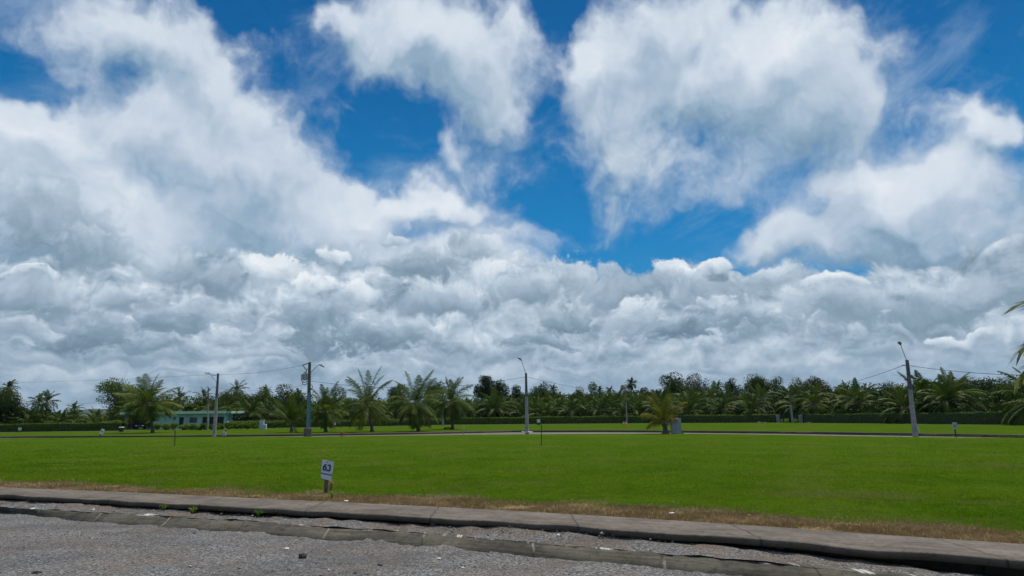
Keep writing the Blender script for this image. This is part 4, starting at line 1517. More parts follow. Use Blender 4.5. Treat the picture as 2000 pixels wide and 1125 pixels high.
def house():
    A = gp(300, 839.5)
    Y = 131.0
    s = Y / F_PX

    def X(px): return at_depth(px, 838, Y).x
    x0, xw, x1 = X(239), X(300), X(444)
    t = thing('green_house', 'long low flat-roofed green house with carport, far left behind the shrubs', 'house', (xw, Y, 0))
    o = Vector((xw, Y, 0))
    zr = 3.05
    D = 7.0
    # walls with real openings, built from piers and lintels
    def wx(px): return X(px) - xw
    segs = []
    W = MB()
    ops = [(336.5, 342, 1.75, 2.25), (348.5, 357.5, 0.0, 2.2), (368, 384, 1.15, 2.15), (394, 403.5, .55, 2.2), (407.5, 419.5, .45, 2.2), (423, 436, .55, 2.2)]
    cur = wx(300)
    for (a, b, z0, z1) in ops:
        a, b = wx(a), wx(b)
        W.box(((cur + a) / 2, .1, zr / 2), (a - cur, .2, zr))
        if z0 > 0:
            W.box(((a + b) / 2, .1, z0 / 2), (b - a, .2, z0))
        W.box(((a + b) / 2, .1, (z1 + zr) / 2), (b - a, .2, zr - z1))
        cur = b
    e = wx(441.5)
    W.box(((cur + e) / 2, .1, zr / 2), (e - cur, .2, zr))
    W.box((-.1 + .0, D / 2, zr / 2), (.2, D - .004, zr))
    W.box((e - .1, D / 2 + .2, zr / 2), (.2, D, zr))
    W.box((e / 2, D + .31, zr / 2), (e - .2, .2, zr))
    W.build('wall', M_WALL, t)
    R = MB()
    R.box(((wx(239) + wx(445)) / 2, D / 2 - .3, zr + .07), (wx(445) - wx(239), D + 1.7, .12))
    R.build('roof', M_ROOF, t)
    F = MB()
    L = wx(445) - wx(239)
    F.box(((wx(239) + wx(445)) / 2, -1.20, zr - .02), (L + .1, .08, .46))
    F.box((wx(445) + .01, D / 2 - .3, zr - .02), (.08, D + 1.6, .46))
    F.box((wx(239) - .01, D / 2 - .3, zr - .02), (.08, D + 1.6, .46))
    F.build('fascia', M_FASCIA, t)
    for px in (248, ):
        P = MB(); P.box((wx(px), -.6, zr / 2 - .12), (.32, .32, zr - .26)); P.build('pillar', M_CONC, t)
    P = MB(); P.box((wx(253.5), 2.0, zr / 2 - .12), (.9, .2, zr - .26)); P.build('storage_wall', M_DARK, t)
    # inside: near-black wall, the shade of the rooms put into its colour
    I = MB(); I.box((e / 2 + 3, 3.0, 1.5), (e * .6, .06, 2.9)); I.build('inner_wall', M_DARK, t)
    Fl = MB(); Fl.box(((wx(239) + e) / 2, D / 2 - .6, .03), (e - wx(239), D + 1.0, .10)); Fl.build('floor_slab', M_CONC, t)
    a, b = wx(348.5), wx(357.5)
    dn = MB(); dn.box(((a + b) / 2, .12, 1.1), (b - a - .06, .05, 2.16)); d_ = dn.build('door', M_DARK, t)
    h = MB(); h.box((b - .14, .07, 1.05), (.03, .05, .14)); h.build('handle', M_METAL, d_)
    for (pa, pb, z0, z1) in (ops[0], ops[2]):
        a, b = wx(pa), wx(pb)
        f = MB()
        f.box(((a + b) / 2, .08, z0 - .03), (b - a + .1, .26, .07))
        for xx in (a + .03, b - .03):
            f.box((xx, .08, (z0 + z1) / 2), (.06, .08, z1 - z0 - .01))
        wdw = f.build('window', M_FRAME, t)
        g_ = MB(); g_.box(((a + b) / 2, .13, (z0 + z1) / 2), (b - a - .08, .03, z1 - z0)); g_.build('pane', M_GLASS, wdw)
        if b - a > 1:
            br = MB()
            k = a + .2
            while k < b - .1:
                br.tube([(k, .02, z0), (k, .02, z1)], .012, 5); k += .16
            br.build('bars', M_GREYP, wdw)
    for (pa, pb, z0, z1) in ops[3:]:
        a, b = wx(pa), wx(pb)
        f = MB(); f.box(((a + b) / 2, .16, (z0 + z1) / 2), (b - a - .004, .03, z1 - z0 - .004)); f.build('shade_sheet', M_DARK, t)  # near-black sheet standing in for the shade inside each porch opening
    st = MB(); st.box(((wx(348.5) + wx(357.5)) / 2, -.7, .05), (1.3, 1.3, .09)); st.build('door_step', M_CONC, t)
    dp = MB(); dp.tube([(wx(363.5), -.03, .1), (wx(363.5), -.03, zr - .3)], .05, 8); dp.build('downpipe', M_GREYP, t)
    # paved strip in front of the carport
    dv = MB()
    c0, c1 = gp(236, 843), gp(285, 842)
    dv.box(((c0.x + c1.x) / 2, Y - 3.6, 0.012), (c1.x - c0.x, 5.0, .02))
    o_ = dv.build('driveway', M_FAR); o_['kind'] = 'structure'


house()


def car():
    B = gp(272, 840.2)
    B.y = 129.6
    B.x = at_depth(272, 838, B.y).x
    M_PAINT = plain('dark_grey_paint', (.035, .038, .045), 0.25, metal=.4, var=.05, spec=.6)
    t = thing('parked_car', 'dark grey hatchback parked nose out in the carport of the green house', 'car', (B.x, B.y, 0.09))
    w = .86
    prof = [(-.05, .32), (0, .55), (.10, .74), (.95, .92), (1.75, 1.38), (2.1, 1.46), (3.2, 1.42), (3.85, 1.05), (4.0, .75), (4.0, .32)]
    mb = MB()
    n = len(prof)
    vs = []
    for sgn, k in ((-1, 1.0), (1, 1.0)):
        for (y, z) in prof:
            ww = w if z < .95 else w - (z - .95) * .42
            vs.append((sgn * ww, y, z))
    fs = [tuple(range(n)), tuple(range(2 * n - 1, n - 1, -1))]
    for i in range(n):
        j = (i + 1) % n
        fs.append((i, i + n, j + n, j))
    mb.add(vs, fs)
    mb.build('body', M_PAINT, t)
    g_ = MB()
    g_.add([(-.70, 1.02, .995), (.70, 1.02, .995), (.58, 1.70, 1.385), (-.58, 1.70, 1.385)], [(0, 1, 2, 3)])
    g_.build('windscreen', M_GLASS, t)
    for sx in (-1, 1):
        sd = MB()
        sd.add([(sx * .845, 1.25, 1.0), (sx * .845, 3.4, 1.0), (sx * .70, 3.0, 1.33), (sx * .70, 1.9, 1.33)], [(0, 1, 2, 3)])
        sd.build('side_window', M_GLASS, t)
        hl = MB(); hl.box((sx * .62, -.01, .66), (.30, .12, .13), bevel=.03); hl.build('headlight', M_WHITE, t)
        mr = MB(); mr.box((sx * .95, 1.15, 1.0), (.16, .10, .12), bevel=.03); mr.build('wing_mirror', M_PAINT, t)
        for y in (.75, 3.2):
            wh = MB()
            M = Matrix.Translation((sx * .78, y, .31)) @ Matrix.Rotation(math.pi / 2, 4, 'Y')
            wh.lathe([(.2, -.10), (.30, -.10), (.31, -.05), (.31, .05), (.30, .10), (.2, .10)], 16, M)
            wo = wh.build('wheel', M_BLACK, t, True)
            rm = MB(); rm.lathe([(.05, -.115), (.19, -.112), (.19, .112), (.05, .115)], 12, M); rm.build('rim', M_METAL, wo)
    gr = MB(); gr.box((0, -.04, .55), (.75, .06, .16)); gr.build('grille', M_BLACK, t)
    bp = MB(); bp.box((0, -.05, .38), (1.66, .14, .16), bevel=.04); bp.build('bumper', M_PAINT, t)


car()

# ------------------------------------------------------------------ poles and wires
PO = {}


def lamp_head(name, p, direction, t, mat=None):
    d = Vector(direction).normalized()
    M = Matrix.Translation(p) @ d.to_track_quat('Y', 'Z').to_matrix().to_4x4()
    mb = MB()
    prof = [(-.02, .05, .05), (.10, .09, .06), (.35, .14, .07), (.52, .12, .06), (.60, .05, .04)]
    vs, fs = [], []
    for (y, wx_, hz) in prof:
        vs += [(-wx_, y, 0), (-wx_ * .7, y, hz), (wx_ * .7, y, hz), (wx_, y, 0), (wx_ * .6, y, -hz * .7), (-wx_ * .6, y, -hz * .7)]
    for i in range(len(prof) - 1):
        for k in range(6):
            j = (k + 1) % 6
            fs.append((i * 6 + k, i * 6 + j, i * 6 + 6 + j, i * 6 + 6 + k))
    fs += [(5, 4, 3, 2, 1, 0), tuple(24 + k for k in range(6))]
    mb.add(vs, fs, M)
    h = mb.build('lamp_head', mat or M_METAL, t, False)
    c = MB(); c.lathe([(.04, .06), (.045, .14), (.03, .16)], 10, M @ Matrix.Translation((0, .2, 0)))
    c.build('photocell', M_BLACK, h)
    return h


def pole(label, base, top, Y=None, r0=.17, r1=.11, arm=None, mat=None, sections=True, name='lamp_pole', cat='street lamp', group='concrete lamp poles with thin arms'):
    B = gp(*base)
    if Y: B = Vector((at_depth(base[0], base[1], Y).x, Y, 0))
    T = at_depth(top[0], top[1], B.y)
    t = thing(name, label, cat, B, 0, group)
    Tl = T - B
    mb = MB()
    k = .60
    mb.tube([(0, 0, -.2), Tl * k], [r0, r0 + (r1 - r0) * k], 10)
    mb.build('shaft', mat or M_CONC, t)
    m2 = MB()
    m2.tube([Tl * k, Tl], [r0 + (r1 - r0) * k + .004, r1], 10)
    m2.build('upper_shaft', M_CONC_D, t)
    if arm:
        a0, a1, hd = arm
        p0 = at_depth(a0[0], a0[1], B.y) - B
        p1 = at_depth(a1[0], a1[1], B.y) - B
        am = MB(); am.tube([p0, p0.lerp(p1, .5), p1], .028, 6)
        am.box(tuple(p0), (.10, .16, .16))
        am.build('arm', M_METAL, t)
        q = at_depth(hd[0], hd[1], B.y) - B
        lamp_head('lamp_head', p1, (q - p1) + Vector((0, -.25, 0)), t)
    PO[label] = (B, T)
    return t, B, Tl


p1, B1, T1 = pole('concrete lamp pole beside the green house, lamp arm to the left', (418.5, 850.5), (426, 729.5), arm=((424, 749), (411, 731), (405, 729)), r0=.20)
mb = MB(); b_ = at_depth(425, 731, B1.y) - B1; mb.box((b_.x - .35, -.02, b_.z - .1), (.55, .06, .07)); mb.build('bracket', M_METAL, p1)
mb = MB(); b_ = at_depth(421, 756, B1.y) - B1; mb.box((b_.x - .20, -.02, b_.z), (.45, .05, .05)); mb.build('bracket', M_METAL, p1)
pole('thin pole between the porch and the lamp pole by the house', (405.5, 840), (407, 756), r0=.14, r1=.08, name='service_pole', cat='pole', group='poles without lamps')
p3, B3, T3 = pole('middle lamp pole, upright, standing on a patch of white stones', (1029.5, 844.5), (1027.3, 728.5), arm=((1026.8, 730), (1018.5, 704), (1013.5, 700)), r0=.20)
for dx in (-.42, .34):
    pass
p4, B4, T4 = pole('leaning lamp pole near the right edge, lamp arm pointing up left', (1787.5, 848.5), (1771.5, 703.5), arm=((1771, 705), (1759, 673.5), (1753.5, 671)), r0=.19, r1=.115)
mb = MB(); b_ = at_depth(1768, 713.5, B4.y) - B4; mb.box((b_.x - .08, -.02, b_.z), (.36, .06, .08)); mb.build('bracket', M_METAL, p4)
p5, B5, T5 = pole('small slender lamp pole far away in front of the long hedge', (1224.5, 826.8), (1222, 761), arm=((1222, 763), (1216, 756), (1212, 752)), r0=.14, r1=.08)
p6, B6, T6 = pole('leaning lamp-less pole standing in the stone gateway', (1548.5, 825), (1541.5, 766), Y=on_hedge(1548, -1.2).y, r0=.20, r1=.12, name='service_pole', cat='pole', group='poles without lamps')
pole('left one of two bare pale poles behind the long hedge', (1494, 822), (1490, 775), Y=122, r0=.16, r1=.12, name='service_pole', cat='pole', group='poles without lamps')
pole('right one of two bare pale poles behind the long hedge', (1501, 822), (1499, 780), Y=123, r0=.13, r1=.10, name='service_pole', cat='pole', group='poles without lamps')
pole('pale grey pole half hidden by the yellowed fronds right of the middle palm', (865, 831.5), (866, 778), r0=.19, r1=.15, name='service_pole', cat='pole', group='poles without lamps')

mb = MB()
mb.tube([(-.28, -.1, 0.03), (0.30, -.12, .03)], [.12, .10], 7)
o = None
for i, (dx, dy, s_) in enumerate(((-.42, -.1, .17), (-.16, -.28, .13), (.22, -.22, .16), (.47, -.05, .12))):
    m = MB(); m.lathe([(s_ * .5, -.03), (s_, .01), (s_ * .85, s_ * .45), (s_ * .4, s_ * .62)], 7, c=(0, 0, 0))
    o = m.build('white_stone', M_WHITE)
    o.location = (B3.x + dx, B3.y + dy, 0)
    tag(o, 'white stone at the foot of the middle lamp pole, %s' % ('leftmost of four', 'second from left', 'third from left', 'rightmost of four')[i], 'stone', 'white stones round the middle pole')
# white stake leaning on pole 4
a, b = gp(1797, 846.5), at_depth(1790.5, 830, B4.y)
m = MB(); m.tube([(0, 0, 0), b - a], [.035, .025], 6)
o = m.build('marker_stake', M_WHITE); o.location = a
tag(o, 'thin white stake leaning against the foot of the leaning lamp pole', 'stake')


def transformer_pole():
    B = gp(600.5, 851.5)
    Y = B.y
    P = lambda x, y, dy=0.0: at_depth(x, y, Y + dy) - B
    t = thing('transformer_pole', 'grey steel utility pole with transformer on a square concrete block', 'utility pole', B)
    s = Y / F_PX
    m = MB()
    w = 14 * s
    h = P(600, 837).z
    m.box((0, 0, h / 2 - .1), (w, w, h + .2), M=Matrix.Rotation(.35, 4, 'Z'), bevel=.04)
    m.build('base_block', M_BLOCK, t)
    T = P(604.8, 707.5)
    m = MB(); m.tube([(0.05, 0, h - .02), T * .58 + Vector((0.02, 0, 0))], [.20, .17], 12); m.build('shaft', M_STEEL, t)
    m = MB(); m.tube([T * .58 + Vector((0.02, 0, 0)), T], [.172, .14], 12); m.build('upper_shaft', M_CONC_D, t)
    m = MB(); m.tube([(0.28, -.06, h), P(606.5, 765)], .045, 8); m.build('conduit', M_TEAL, t)
    m = MB(); m.lathe([(.24, 0), (.26, .06), (.25, .10)], 12, c=(0.05, 0, h)); m.build('collar', M_METAL, t)
    # transformer can on brackets
    c0, c1 = P(595.5, 743), P(595.5, 729)
    m = MB(); m.lathe([(.10, 0), (.24, .03), (.25, .10), (.25, c1.z - c0.z - .08), (.20, c1.z - c0.z), (.06, c1.z - c0.z + .04)], 14, c=(c0.x, -.02, c0.z))
    tk = m.build('transformer', M_GREYP, t, False)
    m = MB()
    for k in range(7):
        a_ = math.pi * (.75 + k * .12)
        m.box((c0.x + math.cos(a_) * .27, -.02 + math.sin(a_) * .27, (c0.z + c1.z) / 2), (.02, .06, .5))
    m.build('cooling_fins', M_GREYP, tk)
    m = MB()
    for dx in (-.1, .1):
        m.lathe([(.03, 0), (.05, .04), (.03, .07), (.05, .11), (.02, .18)], 8, c=(c0.x + dx, -.02, c1.z + .02))
    m.build('bushings', M_BLOCK, tk)
    m = MB()
    for yy in (732, 737):
        q = P(600, yy); m.box((q.x - .05, -.01, q.z), (.36, .10, .07))
    m.build('bracket', M_METAL, t)
    m = MB(); a_, b_ = P(601.5, 709.5), P(592, 713)
    m.tube([a_, b_], .05, 6); m.build('insulator', M_BLOCK, t)
    m = MB(); m.tube([P(597.5, 727), P(600, 720)], [.035, .055], 6); m.build('fuse_cutout', M_BLOCK, t)
    m = MB()
    for pts in ([(592, 713), (594, 716), (598, 722)], [(598, 727), (597, 728), (595.5, 729)],
                [(593.5, 731), (589.5, 732), (589, 740), (591, 746), (597, 747), (602, 744)],
                [(593, 745), (591, 750), (596, 752), (601, 749)], [(606, 752), (610, 752), (611.5, 757), (608, 761), (605.5, 758)]):
        m.tube([P(x, y) + Vector((0, -.12, 0)) for x, y in pts], .035, 6)
    m.build('cables', M_CABLE, t)
    p0, p1 = P(606.5, 728), P(623, 712.5)
    m = MB(); m.tube([p0, p0.lerp(p1, .5) + Vector((0, 0, .05)), p1], .03, 6); m.build('arm', M_METAL, t)
    lamp_head('lamp_head', p1, P(631, 716) - p1, t, M_CONC_D)
    return B, T


B2, T2 = transformer_pole()


def wire(label, pts, sag, r=.018, Ys=None):
    """one span hanging between two points"""
    a, b = pts
    m = MB()
    n = 24
    P = []
    for i in range(n + 1):
        f = i / n
        p = a.lerp(b, f)
        p.z -= sag * 4 * f * (1 - f)
        P.append(p - a)
    m.tube(P, r, 5, cap=False)
    o = m.build('power_line', M_CABLE)
    o.location = a
    tag(o, label, 'cable', 'overhead wires')


def W(px, py, Y): return at_depth(px, py, Y)


wire('overhead wire from the transformer pole to the house lamp pole', (W(592, 713, B2.y), W(423, 731, B1.y)), .28, r=.012)
wire('overhead wire leaving the house lamp pole to the left edge, upper', (W(419, 731, B1.y), W(-120, 748, 110)), .3, r=.010)
wire('low overhead wire crossing in front of the trees left of the house lamp pole', (W(421, 779, B1.y), W(-120, 792, 110)), .2, r=.010)
wire('low overhead wire between house lamp pole and transformer pole', (W(422, 779, B1.y), W(602, 783, B2.y)), .2, r=.015)
wire('overhead wire from the lower transformer pole to the house lamp pole bracket', (W(601, 750, B2.y), W(421, 757, B1.y)), .5, r=.011)
wire('overhead wire from the transformer pole to the middle lamp pole', (W(606, 744, B2.y), W(1026, 736, B3.y)), .9, r=.016)
wire('low overhead wire from the transformer pole past the street palms', (W(605, 783, B2.y), W(1027, 786, B3.y)), .2, r=.012)
wire('overhead wire from the middle lamp pole to the small far lamp pole', (W(1029, 736, B3.y), W(1222, 764, B5.y)), .5, r=.017)
wire('overhead wire from the small far lamp pole to the pole in the gateway', (W(1222, 764, B5.y), W(1542, 768, B6.y)), .9, r=.017)
wire('overhead wire from the gateway pole up to the leaning lamp pole', (W(1542, 768, B6.y), W(1766, 713.5, B4.y)), .55, r=.017)
wire('overhead wire from the leaning lamp pole off to the right', (W(1772, 713.5, B4.y), W(2180, 730, 40)), .35, r=.016)

# ------------------------------------------------------------------ the lot sign in the foreground
def text_mesh(txt, size, mat, name, parent, loc, rot, bold=.0, ext=.001):
    cu = bpy.data.curves.new(name, 'FONT')
    cu.body = txt
    cu.size = size
    cu.align_x = 'CENTER'
    cu.align_y = 'CENTER'
    cu.offset = bold
    cu.extrude = ext
    cu.space_character = 1.08
    tmp = bpy.data.objects.new(name + '_curve', cu)
    sc.collection.objects.link(tmp)
    dg = bpy.context.evaluated_depsgraph_get()
    me = bpy.data.meshes.new_from_object(tmp.evaluated_get(dg))
    bpy.data.objects.remove(tmp)
    me.materials.clear()
    me.materials.append(mat)
    o = link(name, me, parent, loc)
    o.rotation_euler = rot
    return o


def lot_sign_63():
    B = gp(636, 963.5)
    s = B.y / F_PX
    t = thing('lot_sign', 'white lot number sign reading 63 on a short wooden stake, tilted to the right', 'sign', (B.x, B.y, -.02), 0)
    M_NAVY = plain('navy_print', (.012, .022, .085), .5, var=.05)
    M_GR = plain('green_print', (.03, .10, .07), .5, var=.05)
    M_RED = plain('red_print', (.30, .05, .05), .5, var=.05)
    M_BOARD = plain('sign_board', (.50, .54, .66), .45, var=.05, scale=10)
    P = lambda x, y: at_depth(x, y, B.y) - B
    m = MB()
    a, b = P(636.2, 963), P(638.6, 928)
    w = 7.5 * s / 2
    d = .022
    m.add([(a.x - w, -d, -.05), (a.x + w, -d, -.05), (a.x + w, d, -.05), (a.x - w, d, -.05),
           (b.x - w, -d, b.z), (b.x + w, -d, b.z), (b.x + w, d, b.z), (b.x - w, d, b.z)],
          [(3, 2, 1, 0), (4, 5, 6, 7), (0, 1, 5, 4), (1, 2, 6, 5), (2, 3, 7, 6), (3, 0, 4, 7)])
    m.build('post', M_WOOD, t)
    m = MB()
    cor = [P(627.8, 920.5), P(649.4, 924.6), P(652.6, 900.2), P(630.6, 895.9)]
    th = .012
    vs = [(c.x, -d - .014, c.z) for c in cor] + [(c.x, -d - .002, c.z) for c in cor]
    box_f = [(0, 1, 2, 3), (7, 6, 5, 4), (0, 4, 5, 1), (1, 5, 6, 2), (2, 6, 7, 3), (3, 7, 4, 0)]
    m.add(vs, box_f)
    bd = m.build('board', M_BOARD, t)
    ax = cor[1] - cor[0]
    tilt = -math.atan2(-ax.z, ax.x)
    c = P(639.4, 911.2)
    rot = (math.pi / 2, -tilt, 0)
    # the digits as flat ribbons, mitred so that nothing overlaps in one plane
    m = MB()
    Mn = Matrix.Translation((c.x, -d - .0150, c.z)) @ Matrix.Rotation(-tilt, 4, 'Y') @ Matrix.Rotation(math.pi / 2, 4, 'X') @ Matrix.Scale(1.22, 4)

    def ribbon(pts, w, z, closed=False):
        n = len(pts)
        L, R = [], []
        for i in range(n):
            a_ = Vector(pts[(i - 1) % n] if (closed or i) else pts[0])
            b_ = Vector(pts[(i + 1) % n] if (closed or i < n - 1) else pts[-1])
            t2 = (b_ - a_).normalized()
            q_ = Vector((-t2.y, t2.x)) * w / 2
            L.append((pts[i][0] + q_.x, pts[i][1] + q_.y, z)); R.append((pts[i][0] - q_.x, pts[i][1] - q_.y, z))
        f_ = [(i, (i + 1) % n, n + (i + 1) % n, n + i) for i in range(n if closed else n - 1)]
        m.add(L + R, f_, Mn)
    H_, w_ = .128, .030
    arc = lambda cx_, cy_, rx_, ry_, a0, a1, k=12: [(cx_ + rx_ * math.cos(math.radians(a0 + (a1 - a0) * i / k)), cy_ + ry_ * math.sin(math.radians(a0 + (a1 - a0) * i / k))) for i in range(k + 1)]
    x6, x3 = -.038, .038
    ribbon(arc(x6, -.022, .028, .030, 0, 345, 20)[:-1] + [(x6 + .028, -.024)], w_, .0008, True)
    ribbon([(x6 + .020, .052), (x6 + .004, .046), (x6 - .012, .030), (x6 - .024, .006), (x6 - .029, -.020)], w_, .0016)
    ribbon(arc(x3, .025, .025, .026, 165, -80, 14), w_ * .95, .0008)
    ribbon(arc(x3, -.024, .029, .029, 80, -155, 14), w_, .0016)
    m.build('number', M_NAVY, bd)
    q = P(640.3, 900.6)
    m = MB()
    for (ox, oz, r_) in ((-.018, 0, .010), (0, .004, .013), (.018, 0, .010)):
        m.lathe([(r_, 0), (r_ * .8, .001)], 8, Matrix.Translation((q.x + ox, -d - .015, q.z + oz)) @ Matrix.Rotation(math.pi / 2, 4, 'X'))
    m.build('emblem', M_GR, bd)
    q = P(637.8, 918.6)
    m = MB(); m.box((q.x, -d - .0155, q.z), (.045, .001, .006)); m.build('red_line', M_RED, bd)
    # dark gap strip and the smaller plate below it
    m = MB()
    cor = [P(627.3, 923.6), P(649.0, 928.0), P(649.2, 925.0), P(627.6, 920.8)]
    m.add([(c.x, -d - .006, c.z) for c in cor] + [(c.x, -d - .002, c.z) for c in cor], box_f); m.build('strip', M_STEEL, t)
    m = MB()
    cor = [P(628.0, 931.5), P(646.0, 937.2), P(648.6, 928.2), P(627.0, 923.8)]
    m.add([(c.x, -d - .012, c.z) for c in cor] + [(c.x, -d - .002, c.z) for c in cor], box_f); m.build('lower_plate', M_BOARD, t)


lot_sign_63()


def small_sign(label, px, base, top, half, tilt=0.0, bh=.55, mat=None, post=None, depth=.02, name='lot_sign', group='small lot signs by the street', edge=False, rz=0.0):
    B = gp(px, base)
    s = B.y / F_PX
    t = thing(name, label, 'sign', B, rz, group)
    H = (base - top) * s
    M = Matrix.Rotation(tilt, 4, 'Y')
    m = MB(); m.box((0, .03, H / 2 - .05), (.07, .04, H), M); m.build('post', post or M_WOOD, t)
    m = MB(); m.box((0, -.005, H - H * bh / 2), (half * 2 * s, depth, H * bh), M, bevel=.006); bd = m.build('board', mat or M_WHITE, t)
    m = MB(); m.box((0, -.018, H - H * bh / 2), (half * 1.0 * s, .004, H * bh * .35), M); m.build('number_mark', M_STEEL, bd)


small_sign('small white lot sign on the lawn at the left edge', 38, 844.5, 835.5, 3.0)
small_sign('white lot sign tilted far to the right beside the left hedge end', 193.0, 855.0, 837.5, 3.4, tilt=.42, bh=.55)
small_sign('small white lot sign just right of the palm by the transformer pole', 653.5, 834, 825.5, 2.3)
small_sign('small white lot sign in front of the hedge right of the three big palms', 923.5, 828.8, 819.5, 2.0)
small_sign('small white lot sign left of the small far lamp pole', 1166, 826.5, 820, 1.8)
small_sign('tiny sign just right of the small far lamp pole', 1227.5, 826.6, 816, 1.4, mat=M_GREYP)
small_sign('small white lot sign in front of the hedge right of the yellow-green palm', 1380.5, 825.5, 817, 1.6)
small_sign('grey road sign seen from behind near the leaning lamp pole', 1867.5, 852.5, 826, 4.6, bh=.50, mat=M_GREYP, post=M_BLACK)
small_sign('narrow grey sign seen edge-on at the street between big palms and middle pole', 905.2, 848.8, 831, 1.0, bh=.55, mat=M_GREYP, post=M_GREYP, depth=.25)


def boxes():
    def P(px, base): return gp(px, base)
    # low white-topped box by the carport
    B = P(236.5, 843.5); s = B.y / F_PX
    t = thing('gas_box', 'low black box with a white lid in front of the carport', 'box', B)
    m = MB(); m.box((0, 0, .30), (.5, .4, .6), bevel=.03); m.build('body', M_BLACK, t)
    m = MB(); m.box((0, 0, .68), (.62, .5, .14), bevel=.05); m.build('lid', M_WHITE, t)
    for sx in (-1, 1):
        m = MB(); m.box((sx * .2, -.1, -.0), (.05, .05, .1)); m.build('foot', M_BLACK, t)
    # grey block near the first pole
    B = P(438, 850.8); s = B.y / F_PX
    t = thing('meter_post', 'short grey concrete meter post right of the house lamp pole', 'post', B)
    m = MB(); m.box((0, 0, .20), (6.2 * s, .3, .42), bevel=.04); m.build('base', M_GREYP, t)
    m = MB(); m.box((0.12, 0, .50), (.14, .14, .22), bevel=.03); m.build('cap', M_BLACK, t)
    # pale cabinets
    B = P(511, 838.3); s = B.y / F_PX
    M_PB = plain('pale_blue_paint', (.33, .44, .46), .6, var=.1)
    t = thing('electrical_cabinet', 'tall pale blue electrical cabinet in front of the hedge', 'cabinet', B, 0, 'pale cabinets beside the hedge')
    h = 16.5 * s
    m = MB(); m.box((0, 0, h / 2), (7.5 * s, .6, h), bevel=.03); bd = m.build('body', M_PB, t)
    m = MB(); m.box((0, -.31, h * .5), (6.3 * s, .02, h * .86)); dd = m.build('door', M_PB, t)
    m = MB(); m.box((.22, -.33, h * .5), (.03, .03, .12)); m.build('handle', M_BLACK, dd)
    m = MB(); m.box((0, 0, h + .04), (8.4 * s, .75, .08), bevel=.02); m.build('roof', M_GREYP, t)
    B = P(518.5, 838.3)
    t = thing('electrical_cabinet', 'lower white cabinet touching the tall pale blue one', 'cabinet', B + Vector((0, -.3, 0)), 0, 'pale cabinets beside the hedge')
    h = 9.5 * s
    m = MB(); m.box((0, 0, h / 2), (5.4 * s, .4, h), bevel=.03); m.build('body', M_WHITE, t)
    m = MB(); m.box((0, -.21, h * .5), (4.6 * s, .02, h * .8)); dd = m.build('door', M_GREYP, t)
    m = MB(); m.box((.12, -.225, h * .5), (.03, .02, .08)); m.build('handle', M_BLACK, dd)
    # junction box in front of the hedge
    B = P(1052.0, 829.5); s = B.y / F_PX
    t = thing('junction_box', 'grey junction box on a dark foot in front of the hedge', 'box', B)
    m = MB(); m.box((0, 0, 3.4 * s / 2), (7 * s, .3, 3.4 * s)); m.build('foot', M_BLACK, t)
    m = MB(); m.box((0, 0, 3.4 * s + 3.3 * s), (6.6 * s, .4, 6.6 * s), bevel=.04); m.build('body', M_GREYP, t)
    m = MB(); m.box((0, -.21, 3.4 * s + 3.3 * s), (4 * s, .02, 4 * s)); m.build('door', M_WHITE, t)
    # slab-like cabinet behind the palm
    B = P(1322, 846.8); s = B.y / F_PX
    t = thing('meter_cabinet', 'tall light grey concrete meter cabinet behind the yellow-green palm', 'cabinet', B + Vector((0, .2, 0)))
    h = 27 * s
    M_CG = plain('light_grey_concrete', (.30, .295, .33), .8, var=.1, scale=3)
    m = MB(); m.box((0, 0, h / 2), (18.5 * s, .45, h), bevel=.015); m.build('body', M_CG, t)
    m = MB(); m.box((0, .05, h + .04), (19.5 * s, .5, .07), bevel=.02); m.build('cap', M_CG, t)
    m = MB(); m.box((9.4 * s - .035, -.24, h / 2), (.05, .03, h - .02)); m.build('corner_trim', M_GREYP, t)
    # hydrant
    B = P(667.3, 849.3); s = B.y / F_PX
    M_H = plain('hydrant_red', (.34, .075, .035), .5, var=.2, scale=10)
    t = thing('fire_hydrant', 'small orange-red fire hydrant on the street kerb left of the tallest palm', 'hydrant', B + Vector((0, 0, Z_STREET + .2)))
    m = MB(); m.lathe([(.13, -.15), (.13, -.1), (.085, -.09), (.085, .24), (.11, .25), (.11, .28), (.10, .30), (.08, .36), (.03, .40)], 14); m.build('barrel', M_H, t)
    for sx in (-1, 1):
        m = MB(); m.lathe([(.05, 0), (.05, .08), (.06, .085), (.06, .11)], 10, Matrix.Translation((sx * .07, 0, .14)) @ Matrix.Rotation(sx * math.pi / 2, 4, 'Y')); m.build('outlet', M_H, t)
    m = MB(); m.lathe([(.025, 0), (.025, .05)], 5, c=(0, 0, .40)); m.build('cap_nut', M_H, t)
    # two orange cones
    M_O = plain('orange_plastic', (.55, .20, .02), .5)
    for i, px in enumerate((1218.2, 1222.4)):
        B = P(px, 831.0); s = B.y / F_PX
        t = thing('traffic_cone', ('left', 'right')[i] + ' one of two orange cones at the foot of the small lamp pole', 'traffic cone', B, 0, 'orange cones by the small lamp pole')
        m = MB(); m.box((0, 0, .03), (.42, .42, .05), bevel=.02); m.build('base', M_O, t)
        m = MB(); m.lathe([(.17, .05), (.05, .68), (.03, .70)], 12); m.build('cone', M_O, t)
        m = MB(); m.lathe([(.128, .30), (.096, .44)], 12); m.build('band', M_WHITE, t)
    # gateway: two stone piers and a dark gate between
    for i, (px, bs) in enumerate(((1521, 825.8), (1564.8, 825.8))):
        B = on_hedge(px, .2); s = B.y / F_PX
        t = thing('gate_pier', 'square grey stone gate pier, %s side of the gateway' % ('left', 'right')[i], 'pillar', B, 0, 'stone piers of the gateway')
        h = 13.5 * s
        m = MB(); m.box((0, 0, h / 2), (6 * s, 6 * s, h), bevel=.02); m.build('shaft', M_CONC, t)
        m = MB(); m.box((0, 0, h + .05), (7.4 * s, 7.4 * s, .12), bevel=.03); m.build('cap', M_CONC, t)
